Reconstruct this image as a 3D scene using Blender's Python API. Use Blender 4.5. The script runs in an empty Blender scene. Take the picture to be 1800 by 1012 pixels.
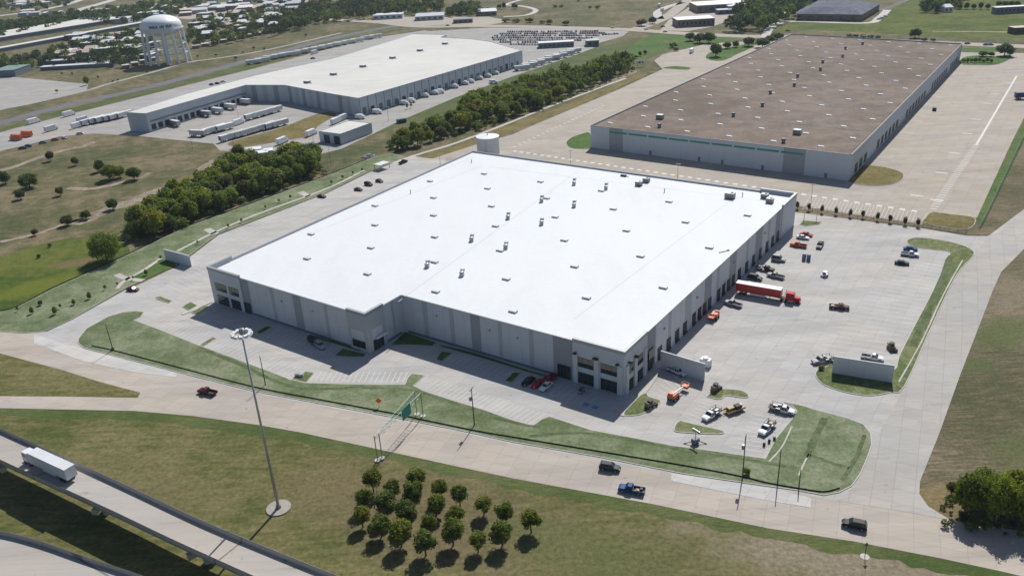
import bpy, bmesh, math, random
from mathutils import Vector, Matrix
from math import radians, cos, sin, pi

# ---------------------------------------------------------------- camera, light
sc = bpy.context.scene
FPX, PITCH, ROLL, CAMH = 1446.4, 0.43186, -0.05641, 119.8     # focal length in px of an 1800 px wide frame
_f = Vector((0, cos(PITCH), -sin(PITCH)))
_r0 = Vector((1, 0, 0)); _u0 = _r0.cross(_f)
_r = _r0 * cos(ROLL) + _u0 * sin(ROLL)
_u = _u0 * cos(ROLL) - _r0 * sin(ROLL)
CAM = Vector((0, 0, CAMH))
cd = bpy.data.cameras.new('camera'); cam = bpy.data.objects.new('camera', cd)
sc.collection.objects.link(cam); sc.camera = cam
cd.sensor_width = 36; cd.lens = 36 * FPX / 1800; cd.clip_start = 1; cd.clip_end = 12000
M3 = Matrix((_r, _u, -_f)).transposed()
cam.matrix_world = Matrix.Translation(CAM) @ M3.to_4x4()

SUN_AZ, SUN_EL = 69.0, 47.0                                   # azimuth from +x, towards the sun
w = bpy.data.worlds.new('World'); sc.world = w; w.use_nodes = True
wn = w.node_tree.nodes; bg = wn['Background']
sky = wn.new('ShaderNodeTexSky'); sky.sky_type = 'NISHITA'; sky.sun_disc = False; sky.ozone_density = 2.0
sky.sun_elevation = radians(SUN_EL); sky.sun_rotation = radians(90 - SUN_AZ)
w.node_tree.links.new(sky.outputs[0], bg.inputs[0]); bg.inputs[1].default_value = 0.068
sd = bpy.data.lights.new('sun', 'SUN'); so = bpy.data.objects.new('sun', sd); sc.collection.objects.link(so)
sd.energy = 4.3; sd.angle = radians(0.5); sd.color = (1, 0.965, 0.90)
sv = Vector((cos(radians(SUN_AZ)) * cos(radians(SUN_EL)), sin(radians(SUN_AZ)) * cos(radians(SUN_EL)), sin(radians(SUN_EL))))
so.rotation_euler = sv.to_track_quat('Z', 'Y').to_euler(); so.location = (0, 300, 300)
sc.view_settings.view_transform = 'Standard'; sc.view_settings.look = 'None'
sc.view_settings.exposure = 0.14; sc.view_settings.gamma = 1.0
sc.cycles.max_bounces = 4; sc.cycles.diffuse_bounces = 2; sc.cycles.glossy_bounces = 2
sc.cycles.transparent_max_bounces = 4; sc.cycles.volume_bounces = 0

# ---------------------------------------------------------------- helpers
COL = sc.collection
def at(px, py, z=0.0):
    """point of the world at height z that the surveyed camera sees at photo pixel px, py"""
    d = _f + _r * ((px - 900) / FPX) - _u * ((py - 506) / FPX)
    t = (z - CAMH) / d.z
    return CAM + d * t
def proj(P):
    d = Vector(P) - CAM; k = d.dot(_f)
    return 900 + FPX * d.dot(_r) / k, 506 - FPX * d.dot(_u) / k
def mpp(px, py):
    """metres per photo pixel (across) on the ground there, and in height"""
    P = at(px, py); d = (P - CAM); D = d.length
    return d.dot(_f) / FPX, d.dot(_f) / FPX / max(.2, Vector((d.x, d.y)).length / D)
PSI = -0.62
A = Vector((cos(PSI), sin(PSI), 0)); B = Vector((-sin(PSI), cos(PSI), 0)); Z = Vector((0, 0, 1))

def tag(o, label=None, cat=None, group=None, kind=None):
    if label: o['label'] = label
    if cat: o['category'] = cat
    if group: o['group'] = group
    if kind: o['kind'] = kind
    return o
def link(name, mesh, parent=None):
    o = bpy.data.objects.new(name, mesh); COL.objects.link(o)
    if parent is not None: o.parent = parent
    return o
def empty(name, loc, rz=0.0, label=None, cat=None, group=None):
    o = bpy.data.objects.new(name, None); COL.objects.link(o)
    o.location = loc; o.rotation_euler = (0, 0, rz); o.empty_display_size = .5
    return tag(o, label, cat, group)
def copy_tree(o, parent=None):
    c = o.copy(); COL.objects.link(c); c.parent = parent
    for ch in KIDS.get(o.name, []) or [x for x in o.children]:
        copy_tree(ch, c)
    return c
KIDS = {}

class MB:
    """collects shapes into one mesh, several material slots"""
    def __init__(s): s.v = []; s.f = []; s.m = []; s.mats = []
    def mi(s, mat):
        if mat not in s.mats: s.mats.append(mat)
        return s.mats.index(mat)
    def face(s, pts, mat):
        n = len(s.v); s.v += [tuple(p) for p in pts]; s.f.append(tuple(range(n, n + len(pts)))); s.m.append(s.mi(mat))
    def hexa(s, p, mat, top=None):
        n = len(s.v); s.v += [tuple(q) for q in p]; k = s.mi(mat)
        for i, q in enumerate([(3, 2, 1, 0), (4, 5, 6, 7), (0, 1, 5, 4), (1, 2, 6, 5), (2, 3, 7, 6), (3, 0, 4, 7)]):
            s.f.append(tuple(n + j for j in q)); s.m.append(s.mi(top) if (top and i == 1) else k)
    def box(s, c, d, mat, ax=None, top=None, taper=(1, 1), shift=(0, 0)):
        """centre of the base c, size d, axes ax = (x, y) unit vectors"""
        X, Y = ax or (Vector((1, 0, 0)), Vector((0, 1, 0)))
        c = Vector(c); p = []
        for zz, (tx, ty), (hx, hy) in ((0, (1, 1), (0, 0)), (d[2], taper, shift)):
            for sx, sy in ((-1, -1), (1, -1), (1, 1), (-1, 1)):
                p.append(c + X * (sx * d[0] / 2 * tx + hx) + Y * (sy * d[1] / 2 * ty + hy) + Z * zz)
        s.hexa(p, mat, top)
    def cyl(s, a, b, r, mat, r2=None, n=10, cap=True):
        a = Vector(a); b = Vector(b); r2 = r if r2 is None else r2
        d = (b - a).normalized(); x = d.orthogonal().normalized(); y = d.cross(x)
        k = len(s.v); mi = s.mi(mat)
        for P, rr in ((a, r), (b, r2)):
            for i in range(n):
                t = 2 * pi * i / n; s.v.append(tuple(P + x * (cos(t) * rr) + y * (sin(t) * rr)))
        for i in range(n):
            j = (i + 1) % n; s.f.append((k + i, k + j, k + n + j, k + n + i)); s.m.append(mi)
        if cap:
            s.f.append(tuple(k + i for i in reversed(range(n)))); s.m.append(mi)
            s.f.append(tuple(k + n + i for i in range(n))); s.m.append(mi)
    def extrude(s, pts, z0, z1, mat, top=None):
        """vertical prism on a ground polygon (counter clockwise)"""
        area = sum(pts[i][0] * pts[(i + 1) % len(pts)][1] - pts[(i + 1) % len(pts)][0] * pts[i][1] for i in range(len(pts)))
        if area < 0: pts = list(reversed(pts))
        n = len(s.v); k = len(pts); mi = s.mi(mat)
        s.v += [(p[0], p[1], z0) for p in pts] + [(p[0], p[1], z1) for p in pts]
        for i in range(k):
            j = (i + 1) % k; s.f.append((n + i, n + j, n + k + j, n + k + i)); s.m.append(mi)
        s.f.append(tuple(n + k + i for i in range(k))); s.m.append(s.mi(top or mat))
        s.f.append(tuple(n + i for i in reversed(range(k)))); s.m.append(mi)
    def lathe(s, c, prof, mat, n=24):
        c = Vector(c); k = len(s.v); mi = s.mi(mat)
        for r, z in prof:
            for i in range(n):
                t = 2 * pi * i / n; s.v.append((c.x + r * cos(t), c.y + r * sin(t), c.z + z))
        for a in range(len(prof) - 1):
            for i in range(n):
                j = (i + 1) % n
                s.f.append((k + a * n + i, k + a * n + j, k + (a + 1) * n + j, k + (a + 1) * n + i)); s.m.append(mi)
    def build(s, name, parent=None, smooth=False, bevel=0.0, **kw):
        me = bpy.data.meshes.new(name)
        if parent is not None and kw.get('world', True) and parent.type == 'EMPTY' and not kw.get('local', False):
            inv = (Matrix.Translation(parent.location) @ parent.rotation_euler.to_matrix().to_4x4()).inverted()
            s.v = [tuple(inv @ Vector(v)) for v in s.v]
        me.from_pydata(s.v, [], s.f)
        for m in s.mats: me.materials.append(m)
        me.polygons.foreach_set('material_index', s.m)
        if smooth: me.polygons.foreach_set('use_smooth', [True] * len(s.f))
        me.update()
        if bevel:
            bm = bmesh.new(); bm.from_mesh(me); bmesh.ops.remove_doubles(bm, verts=bm.verts, dist=1e-4)
            bmesh.ops.bevel(bm, geom=[e for e in bm.edges if len(e.link_faces) == 2 and e.calc_face_angle(0) > .5], offset=bevel, segments=2, affect='EDGES', clamp_overlap=True)
            bm.to_mesh(me); bm.free()
        return link(name, me, parent)

# ---------------------------------------------------------------- materials
def _mat(name):
    m = bpy.data.materials.new(name); m.use_nodes = True
    nt = m.node_tree; b = nt.nodes['Principled BSDF']
    return m, nt, b
def _pos(nt, rot=0.0, scale=(1, 1, 1)):
    g = nt.nodes.new('ShaderNodeNewGeometry'); mp = nt.nodes.new('ShaderNodeMapping')
    mp.vector_type = 'POINT'
    mp.inputs['Rotation'].default_value = (0, 0, rot); mp.inputs['Scale'].default_value = scale
    nt.links.new(g.outputs['Position'], mp.inputs['Vector'])
    return mp.outputs[0]
def _noise(nt, vec, scale, detail=4, rough=.6):
    n = nt.nodes.new('ShaderNodeTexNoise'); n.inputs['Scale'].default_value = scale
    n.inputs['Detail'].default_value = detail; n.inputs['Roughness'].default_value = rough
    nt.links.new(vec, n.inputs['Vector']); return n.outputs['Fac']
def _ramp(nt, fac, stops):
    r = nt.nodes.new('ShaderNodeValToRGB'); e = r.color_ramp.elements
    while len(e) < len(stops): e.new(.5)
    for q, (p, c) in zip(e, stops): q.position = p; q.color = (*c, 1)
    nt.links.new(fac, r.inputs[0]); return r.outputs[0]
def _mix(nt, a, b, fac, mode='MIX'):
    m = nt.nodes.new('ShaderNodeMix'); m.data_type = 'RGBA'; m.blend_type = mode
    for v, k in ((a, 6), (b, 7)):
        if isinstance(v, (tuple, list)): m.inputs[k].default_value = (*v, 1)
        else: nt.links.new(v, m.inputs[k])
    if isinstance(fac, (int, float)): m.inputs[0].default_value = fac
    else: nt.links.new(fac, m.inputs[0])
    return m.outputs[2]
def mul(c, k): return tuple(x * k for x in c)
def m_paint(name, c, rough=.5, metal=0.0, var=.10, scale=.8, coat=0.0):
    m, nt, b = _mat(name); n = _noise(nt, _pos(nt), scale)
    col = _ramp(nt, n, [(.25, mul(c, 1 - var)), (.75, mul(c, 1 + var))])
    nt.links.new(col, b.inputs['Base Color']); b.inputs['Roughness'].default_value = rough; b.inputs['Metallic'].default_value = metal
    if coat: b.inputs['Coat Weight'].default_value = coat
    return m
def m_ground(name, cs, s1=.02, s2=.25, s3=1.6, streak=None, stretch=8, rough=.95, fine=.22, patches=()):
    """patchy vegetation: three colours over a broad noise, broken by a finer one"""
    m, nt, b = _mat(name)
    p = _pos(nt)
    ps = _pos(nt, -(streak or 0), (1, stretch, 1)) if streak is not None else p
    n1 = _noise(nt, p, s1, 6, .65); n2 = _noise(nt, ps, s2, 5, .7); n3 = _noise(nt, p, s3, 3, .7)
    k = nt.nodes.new('ShaderNodeMath'); k.operation = 'MULTIPLY_ADD'; nt.links.new(n2, k.inputs[0]); k.inputs[1].default_value = .55
    k2 = nt.nodes.new('ShaderNodeMath'); k2.operation = 'MULTIPLY'; nt.links.new(n1, k2.inputs[0]); k2.inputs[1].default_value = .55
    nt.links.new(k2.outputs[0], k.inputs[2])
    col = _ramp(nt, k.outputs[0], [(.455, cs[0]), (.545, cs[1]), (.635, cs[2])])
    for (cx, cy), rx, ry, ang, pc, amt in patches:
        c = at(cx, cy); mp = nt.nodes.new('ShaderNodeMapping'); mp.vector_type = 'TEXTURE'
        mp.inputs['Location'].default_value = (c.x, c.y, 0); mp.inputs['Rotation'].default_value = (0, 0, ang); mp.inputs['Scale'].default_value = (rx, ry, 1)
        nt.links.new(p, mp.inputs['Vector']); ln = nt.nodes.new('ShaderNodeVectorMath'); ln.operation = 'LENGTH'; nt.links.new(mp.outputs[0], ln.inputs[0])
        nz = _noise(nt, p, .14, 5, .7); ad = nt.nodes.new('ShaderNodeMath'); ad.operation = 'MULTIPLY_ADD'; nt.links.new(nz, ad.inputs[0]); ad.inputs[1].default_value = 1.5; nt.links.new(ln.outputs['Value'], ad.inputs[2])
        mr = nt.nodes.new('ShaderNodeMapRange'); mr.inputs['From Min'].default_value = 1.35; mr.inputs['From Max'].default_value = 1.95; mr.inputs['To Min'].default_value = amt; mr.inputs['To Max'].default_value = 0
        nt.links.new(ad.outputs[0], mr.inputs['Value']); col = _mix(nt, col, pc, mr.outputs[0])
    f = _ramp(nt, n3, [(.3, (1 - fine,) * 3), (.7, (1 + fine,) * 3)])
    col = _mix(nt, col, f, 1.0, 'MULTIPLY')
    nt.links.new(col, b.inputs['Base Color']); b.inputs['Roughness'].default_value = rough
    b.inputs['Specular IOR Level'].default_value = .15
    return m
def m_conc(name, c, rot=PSI, slab=(4.6, 4.6), joint=.72, stain=.12, streak=6, tint=(1.035, 1.0, .965), jw=.10):
    """cast concrete: slab joints, slab to slab tone, worn streaks and stains"""
    m, nt, b = _mat(name)
    p = _pos(nt, -rot)
    ps = _pos(nt, -rot, (1.0 / streak, 1, 1))
    br = nt.nodes.new('ShaderNodeTexBrick'); br.offset = 0; br.squash = 1
    br.inputs['Scale'].default_value = 1; br.inputs['Brick Width'].default_value = slab[0]; br.inputs['Row Height'].default_value = slab[1]
    br.inputs['Mortar Size'].default_value = jw; br.inputs['Mortar Smooth'].default_value = .3
    br.inputs['Color1'].default_value = (*mul(c, .955), 1); br.inputs['Color2'].default_value = (*mul(c, 1.045), 1)
    br.inputs['Mortar'].default_value = (*mul(c, joint), 1); br.inputs['Bias'].default_value = 0
    nt.links.new(p, br.inputs['Vector'])
    n1 = _noise(nt, ps, .11, 5, .65); n2 = _noise(nt, p, .035, 4, .6); n3 = _noise(nt, ps, 1.2, 3, .6)
    a1 = _ramp(nt, n1, [(.3, (1 - stain,) * 3), (.7, (1 + stain * .7,) * 3)])
    a2 = _ramp(nt, n2, [(.35, (.95, .96, .99)), (.65, tint)])
    a3 = _ramp(nt, n3, [(.3, (.95,) * 3), (.7, (1.04,) * 3)])
    vz = _noise(nt, _pos(nt, -rot, (1.0 / streak, .8, 1)), .35, 6, .75); v2 = _noise(nt, _pos(nt, -rot + 1.57, (1.0 / streak, .8, 1)), .25, 6, .7); v3 = _noise(nt, p, .6, 2, .5)
    a4 = _mix(nt, _ramp(nt, vz, [(.56, (1, 1, 1)), (.70, (.83, .82, .82))]), _ramp(nt, v2, [(.57, (1, 1, 1)), (.70, (.86, .86, .87))]), 1.0, 'MULTIPLY')
    a4 = _mix(nt, a4, _ramp(nt, v3, [(.68, (1, 1, 1)), (.76, (.72, .71, .70))]), 1.0, 'MULTIPLY')
    col = _mix(nt, br.outputs['Color'], a1, 1.0, 'MULTIPLY'); col = _mix(nt, col, a4, 1.0, 'MULTIPLY'); col = _mix(nt, col, a2, 1.0, 'MULTIPLY'); col = _mix(nt, col, a3, 1.0, 'MULTIPLY')
    nt.links.new(col, b.inputs['Base Color']); b.inputs['Roughness'].default_value = .9
    b.inputs['Specular IOR Level'].default_value = .2
    return m
def m_leaf(name, c1, c2, c3):
    m, nt, b = _mat(name)
    n = _noise(nt, _pos(nt), .55, 3, .6); n2 = _noise(nt, _pos(nt), 3.5, 2, .5)
    oi = nt.nodes.new('ShaderNodeObjectInfo')
    col = _ramp(nt, n, [(.32, c1), (.52, c2), (.72, c3)])
    f = _ramp(nt, oi.outputs['Random'], [(0, (.72, .80, .85)), (.5, (1.0, 1.0, 1.0)), (1, (1.25, 1.12, .75))])
    col = _mix(nt, col, f, 1.0, 'MULTIPLY')
    g = _ramp(nt, n2, [(.3, (.75,) * 3), (.7, (1.3,) * 3)])
    col = _mix(nt, col, g, 1.0, 'MULTIPLY')
    nt.links.new(col, b.inputs['Base Color']); b.inputs['Roughness'].default_value = .75
    b.inputs['Specular IOR Level'].default_value = .25
    tr_ = nt.nodes.new('ShaderNodeBsdfTranslucent'); mx = nt.nodes.new('ShaderNodeMixShader'); mx.inputs[0].default_value = .35
    nt.links.new(_mix(nt, col, (1.5, 1.5, .7), 1.0, 'MULTIPLY'), tr_.inputs[0]); nt.links.new(b.outputs[0], mx.inputs[1]); nt.links.new(tr_.outputs[0], mx.inputs[2]); nt.links.new(mx.outputs[0], nt.nodes['Material Output'].inputs[0])
    return m
def m_glass(name, c=(.02, .03, .04), rough=.08):
    m, nt, b = _mat(name); n = _noise(nt, _pos(nt), .5)
    nt.links.new(_ramp(nt, n, [(.3, mul(c, .7)), (.7, mul(c, 1.5))]), b.inputs['Base Color'])
    b.inputs['Roughness'].default_value = rough; b.inputs['Specular IOR Level'].default_value = .6
    return m

ROADROT = math.atan2((at(1200, 836) - at(250, 642)).y, (at(1200, 836) - at(250, 642)).x)
G_field = m_ground('dry_grass', [(.066, .080, .032), (.115, .108, .052), (.195, .158, .095)], .016, .13, 1.0, fine=.28)
G_front = m_ground('mown_grass', [(.074, .088, .026), (.124, .122, .046), (.175, .155, .074)], .030, .12, .9, streak=ROADROT, stretch=4, fine=.32,
    patches=[((770, 905), 34, 16, ROADROT, (.150, .118, .072), .65), ((560, 850), 14, 10, 0, (.17, .135, .07), .6), ((1180, 990), 40, 12, ROADROT, (.15, .135, .07), .45), ((1560, 1000), 40, 9, ROADROT, (.24, .20, .15), .8), ((240, 850), 25, 9, ROADROT, (.16, .135, .07), .5), ((1000, 960), 20, 8, ROADROT, (.10, .115, .04), .6)])
G_verge = m_ground('verge_grass', [(.056, .086, .024), (.084, .108, .036), (.130, .132, .056)], .03, .3, 1.8, streak=ROADROT, stretch=6)
G_lawn = m_ground('seeded_lawn', [(.105, .135, .062), (.150, .182, .098), (.215, .235, .150)], .03, .14, 1.0, fine=.24)
G_swale = m_ground('swale_grass', [(.075, .105, .045), (.100, .130, .060), (.130, .155, .085)], .05, .3, 1.2)
G_green = m_ground('lush_grass', [(.045, .105, .020), (.070, .130, .030), (.110, .145, .045)], .04, .3, 1.7)
G_isle = m_ground('island_grass', [(.080, .115, .038), (.125, .150, .060), (.19, .20, .10)], .06, .5, 2.0)
G_brown = m_ground('brown_field', [(.080, .082, .040), (.140, .120, .074), (.215, .175, .120)], .02, .16, 1.2, streak=radians(62), stretch=7, fine=.3,
    patches=[((1765, 585), 13, 8, .6, (.095, .120, .040), .75), ((1715, 640), 6, 4, .6, (.09, .115, .04), .7), ((1795, 790), 9, 6, .4, (.10, .12, .045), .6), ((1640, 885), 10, 5, .4, (.20, .15, .06), .6)])
G_ochre = m_ground('ochre_grass', [(.115, .10, .035), (.165, .135, .05), (.20, .165, .07)], .05, .3, 1.6)
G_dirt = m_ground('bare_dirt', [(.19, .155, .115), (.26, .215, .165), (.33, .28, .22)], .05, .4, 1.6)
G_marsh = m_ground('wet_meadow', [(.050, .080, .014), (.085, .110, .020), (.125, .135, .03)], .03, .22, 1.5,
    patches=[((132, 462), 9, 5, .3, (.17, .12, .07), .7), ((60, 505), 20, 8, .6, (.13, .15, .02), .7), ((165, 490), 14, 6, .5, (.06, .07, .025), .7)])
C_road = m_conc('road_concrete', (.435, .392, .345), rot=ROADROT, slab=(4.8, 3.7), joint=.87, stain=.15, streak=12)
C_new = m_conc('new_concrete', (.45, .44, .425), slab=(4.6, 4.6), joint=.86, stain=.16)
C_side = m_conc('side_road_concrete', (.415, .40, .375), rot=radians(62), slab=(5, 4.2), joint=.85, stain=.10)
C_old = m_conc('old_concrete', (.405, .368, .318), slab=(5.4, 5.4), joint=.86, stain=.13)
C_truck = m_conc('truck_yard_concrete', (.36, .35, .335), slab=(6, 6), joint=.85, stain=.16)
C_pale = m_conc('pale_concrete', (.52, .51, .49), slab=(4, 4), joint=.85)
C_walk = m_conc('pavement_concrete', (.50, .48, .44), slab=(1.5, 1.5), joint=.85, jw=.05)
C_kerb = m_paint('kerb_concrete', (.48, .46, .43), .9)
C_asph = m_conc('asphalt', (.155, .16, .175), slab=(900, 900), joint=1, stain=.12)
C_deck = m_conc('bridge_concrete', (.41, .385, .35), rot=radians(-33), slab=(60, 60), joint=.5, stain=.10, streak=14, jw=.25)
W_line = m_paint('road_paint', (.58, .58, .57), .7, var=.12, scale=2)
W_line2 = m_paint('worn_road_paint', (.62, .61, .59), .8, var=.2, scale=1.2)
W_blue = m_paint('blue_road_paint', (.08, .22, .45), .7)
K_wall = m_paint('light_wall_paint', (.56, .585, .62), .8, var=.03, scale=.3)
K_dark = m_paint('grey_wall_paint', (.31, .325, .35), .8, var=.04, scale=.3)
K_mid = m_paint('mid_wall_paint', (.42, .435, .46), .8, var=.04, scale=.3)
K_cop = m_paint('coping_metal', (.32, .33, .34), .5, .2)
K_roof = m_ground('white_roof_membrane', [(.665, .685, .705), (.69, .71, .73), (.70, .72, .74)], .02, .08, .5, rough=.6, streak=PSI, stretch=.25, fine=.02)
K_seam = m_paint('roof_seam', (.50, .53, .57), .6, var=.05)
K_glass = m_glass('window_glass')
K_frame = m_paint('dark_frame_metal', (.04, .045, .05), .7, .0)
K_blind = m_paint('pale_blind', (.30, .25, .19), .7)
K_door = m_paint('dark_dock_door', (.025, .028, .035), .6)
K_black = m_paint('black_rubber', (.018, .018, .02), .7)
K_steel = m_paint('galvanised_steel', (.42, .44, .46), .45, .6)
K_steeld = m_paint('dull_grey_steel', (.22, .235, .25), .5, .4)
K_white = m_paint('white_enamel', (.80, .81, .82), .35, var=.04)
K_whited = m_paint('dusty_white_panel', (.62, .64, .66), .5, var=.08, scale=.4)
K_wood = m_paint('weathered_pole_wood', (.09, .07, .055), .9, var=.2)
K_bark = m_paint('bark', (.075, .06, .045), .95, var=.25, scale=3)
K_fence = m_paint('black_silt_fabric', (.012, .014, .013), .8)
K_tank = m_paint('white_tank_paint', (.74, .78, .82), .45, var=.05, scale=.1)
K_letter = m_paint('navy_lettering', (.06, .10, .19), .6)
K_red = m_paint('red_trailer_paint', (.42, .012, .018), .35, var=.12, scale=.5)
K_teal = m_paint('green_sign_face', (.01, .23, .20), .5)
K_sgreen = m_paint('pale_green_steel', (.22, .31, .275), .5, .3)
K_orange = m_paint('orange_machine_paint', (.62, .12, .03), .45)
K_yel = m_paint('dull_yellow_machine_paint', (.33, .22, .06), .55)
K_sign = m_paint('orange_sign_face', (.85, .16, .01), .5)
K_blue = m_paint('blue_plastic', (.015, .06, .36), .5)
K_brick = m_paint('brown_brick', (.22, .17, .14), .9, var=.15, scale=1)
K_broof = m_ground('brown_gravel_roof', [(.155, .124, .101), (.192, .154, .126), (.235, .190, .158)], .016, .10, .8, fine=.09)
K_oroof = m_ground('grey_ribbed_roof', [(.56, .55, .53), (.60, .59, .565), (.64, .63, .605)], .010, .06, .8, streak=PSI, stretch=4, fine=.03)
K_green = m_paint('green_stripe_paint', (.02, .26, .20), .6)
K_bwall = m_paint('bluish_wall_paint', (.50, .545, .59), .8, var=.03, scale=.3)
K_groof = m_ground('dark_shingle_roof', [(.10, .11, .14), (.13, .14, .18), (.17, .18, .22)], .03, .2, 1)
K_trim = m_paint('blue_grey_trim', (.13, .17, .21), .6)

# ---------------------------------------------------------------- ground sheets
def catmull(P, n=5, closed=True):
    out = []; N = len(P)
    for i in range(N if closed else N - 1):
        if closed: a, b, c, d = P[i - 1], P[i], P[(i + 1) % N], P[(i + 2) % N]
        else: a, b, c, d = P[max(i - 1, 0)], P[i], P[i + 1], P[min(i + 2, N - 1)]
        for k in range(n):
            t = k / n
            out.append(0.5 * ((2 * b) + (c - a) * t + (2 * a - 5 * b + 4 * c - d) * t * t + (3 * b - a - 3 * c + d) * t ** 3))
    if not closed: out.append(P[-1])
    return out
def sheet(name, pts, z, mat, label, cat, smooth=0, kerb=0.0, kind='structure', kw=.22):
    P = [at(x, y) for x, y in pts]
    if smooth: P = catmull(P, smooth)
    bm = bmesh.new()
    vs = [bm.verts.new((p.x, p.y, z)) for p in P]
    f = bm.faces.new(vs)
    if f.normal.z < 0: f.normal_flip()
    bm.normal_update()
    if f.normal.z < 0: bmesh.ops.reverse_faces(bm, faces=[f])
    if kerb:
        r = bmesh.ops.extrude_face_region(bm, geom=[f])
        for v in r['geom']:
            if isinstance(v, bmesh.types.BMVert): v.co.z = z + kerb
        tf = [g for g in r['geom'] if isinstance(g, bmesh.types.BMFace)][0]
        for q in bm.faces: q.material_index = 1
        tf.material_index = 0
        ins = bmesh.ops.inset_individual(bm, faces=[tf], thickness=kw, use_even_offset=False)
        for q in ins['faces']: q.material_index = 1
        tf.material_index = 0
    bmesh.ops.triangulate(bm, faces=[q for q in bm.faces if len(q.verts) > 4])
    me = bpy.data.meshes.new(name); bm.to_mesh(me); bm.free()
    me.materials.append(mat)
    if kerb: me.materials.append(C_kerb)
    return tag(link(name, me), label, cat, None, kind)
def strip(name, pts, width, z, mat, label, cat, n=6, wob=0.0):
    P = catmull([at(x, y) for x, y in pts], n, False)
    rnd = random.Random(len(pts) * 7 + int(width * 10))
    mb = MB(); L = []; R = []
    for i, p in enumerate(P):
        d = (P[min(i + 1, len(P) - 1)] - P[max(i - 1, 0)]).normalized(); nrm = Vector((-d.y, d.x, 0))
        wl = width / 2 * (1 + wob * rnd.uniform(-1, 1)); wr = width / 2 * (1 + wob * rnd.uniform(-1, 1))
        L.append(p + nrm * wl); R.append(p - nrm * wr)
    for i in range(len(P) - 1):
        mb.face([(q.x, q.y, z) for q in (R[i], R[i + 1], L[i + 1], L[i])], mat)
    return tag(mb.build(name), label, cat, None, 'structure')

gm = MB(); gm.face([(-5000, -300, 0), (5000, -300, 0), (5000, 9000, 0), (-5000, 9000, 0)], G_field)
tag(gm.build('ground'), 'dry olive grassland spreading out to the edge of the picture', 'ground', None, 'structure')

# foreground grass (between road and ramps)
sheet('mown_field', [(-60, 705), (0, 712), (237, 717), (450, 742), (525, 755), (650, 781), (825, 819), (900, 834), (1150, 881), (1350, 922), (1500, 946), (1650, 976), (1800, 1010), (1800, 1100), (900, 1200), (-200, 1200), (-200, 800)], .02, G_front,
      'mown olive field with a high light mast and an orchard between road and ramp', 'grass field')
sheet('gore_grass', [(-60, 612), (0, 621), (112, 651), (175, 668), (247, 690), (242, 700), (120, 700), (0, 696), (-60, 696)], .02, G_front,
      'grass wedge between the two roads at the left edge', 'grass field')
strip('green_verge', [(-40, 724), (237, 729), (450, 754), (560, 772), (700, 800), (850, 834), (1000, 864), (1200, 902), (1350, 932), (1480, 957), (1600, 977), (1740, 1008), (1850, 1032)], 5.0, .035, G_verge,
      'greener grass strip along the near edge of the road', 'grass verge', wob=.35)
sheet('brown_field', [(1800, 368), (1760, 405), (1737, 415), (1687, 407), (1622, 392), (1640, 372), (1717, 383), (1780, 253), (1800, 200), (2100, 0), (2600, 0), (2600, 300)], .02, G_brown,
      'brown dry grass between the fence and the side road', 'grass field')
sheet('side_field', [(1800, 430), (1760, 478), (1747, 506), (1687, 661), (1652, 759), (1617, 846), (1616, 868), (1632, 890), (1672, 913), (1800, 932), (2100, 985), (2600, 900), (2300, 300)], .02, G_brown,
      'brown furrowed field to the right of the side road', 'grass field')
sheet('wet_meadow', [(-40, 470), (40, 440), (130, 418), (215, 428), (225, 450), (180, 470), (95, 507), (27, 541), (-40, 556)], .025, G_marsh, 'bright yellow green meadow at the left edge', 'grass field', 3)
sheet('green_ditch_grass', [(860, 118), (960, 98), (1035, 85), (1180, 62), (1245, 68), (1160, 95), (1120, 115), (1060, 130), (950, 150), (870, 168), (760, 205), (705, 222), (655, 236), (720, 190), (780, 158)], .02, G_verge,
      'green grass belt between the trailer yard and the tree line', 'grass field', 3)
sheet('far_fields', [(1350, 60), (1395, 38), (1530, 36), (1600, 0), (2300, -30), (2300, 60), (1800, 68), (1690, 66), (1400, 52)], .02, G_marsh, 'green meadow beyond the brown roofed warehouse', 'grass field')
sheet('ochre_verge', [(1150, 60), (1250, 60), (1300, 66), (1250, 78), (1180, 88), (1130, 100), (1080, 110), (1100, 92)], .03, G_green, 'lush green bank beside the upper road', 'grass verge', 3)
sheet('road_bank', [(-40, 232), (0, 225), (115, 192), (260, 159), (450, 108), (625, 62), (745, 47), (660, 62), (610, 76), (450, 118), (115, 201), (0, 231), (-40, 244)], .02, G_verge, 'green bank along the dark far road', 'grass verge')

# roads
sheet('road', [(-120, 555), (0, 577), (60, 586), (147, 613), (250, 640), (350, 667), (447, 691), (687, 736), (800, 758), (900, 780), (1050, 806), (1200, 836), (1350, 858), (1445, 876), (1560, 893), (1672, 914), (1800, 934), (2000, 968), (2000, 1060), (1762, 1004), (1650, 980), (1500, 951), (1350, 928), (1150, 886), (900, 840), (825, 824), (650, 786), (525, 759), (450, 746), (340, 731), (237, 722), (0, 717), (-120, 716), (-120, 697), (0, 696), (120, 697), (242, 699), (247, 690), (175, 671), (112, 651), (0, 621), (-120, 592)],
      .05, C_road, 'pale pinkish concrete road running across the front of the site', 'road')
sheet('car_park', [(30, 582), (82, 583), (125, 563), (225, 507), (232, 506), (312, 468), (385, 413), (450, 388), (575, 340), (650, 303), (715, 278), (727, 275), (785, 283), (1000, 320), (1397, 373), (1500, 386), (1625, 402), (1700, 415), (1737, 415), (1800, 368), (1900, 280), (2000, 300), (1800, 438), (1760, 478), (1747, 506), (1687, 661), (1652, 759), (1617, 846), (1616, 868), (1632, 890), (1672, 914), (1560, 893), (1445, 876), (1350, 858), (1200, 836), (1050, 806), (900, 780), (800, 758), (687, 736), (447, 691), (350, 667), (250, 640), (147, 613), (60, 586)],
      .06, C_new, 'light concrete paving around the new white warehouse', 'car park')
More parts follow.
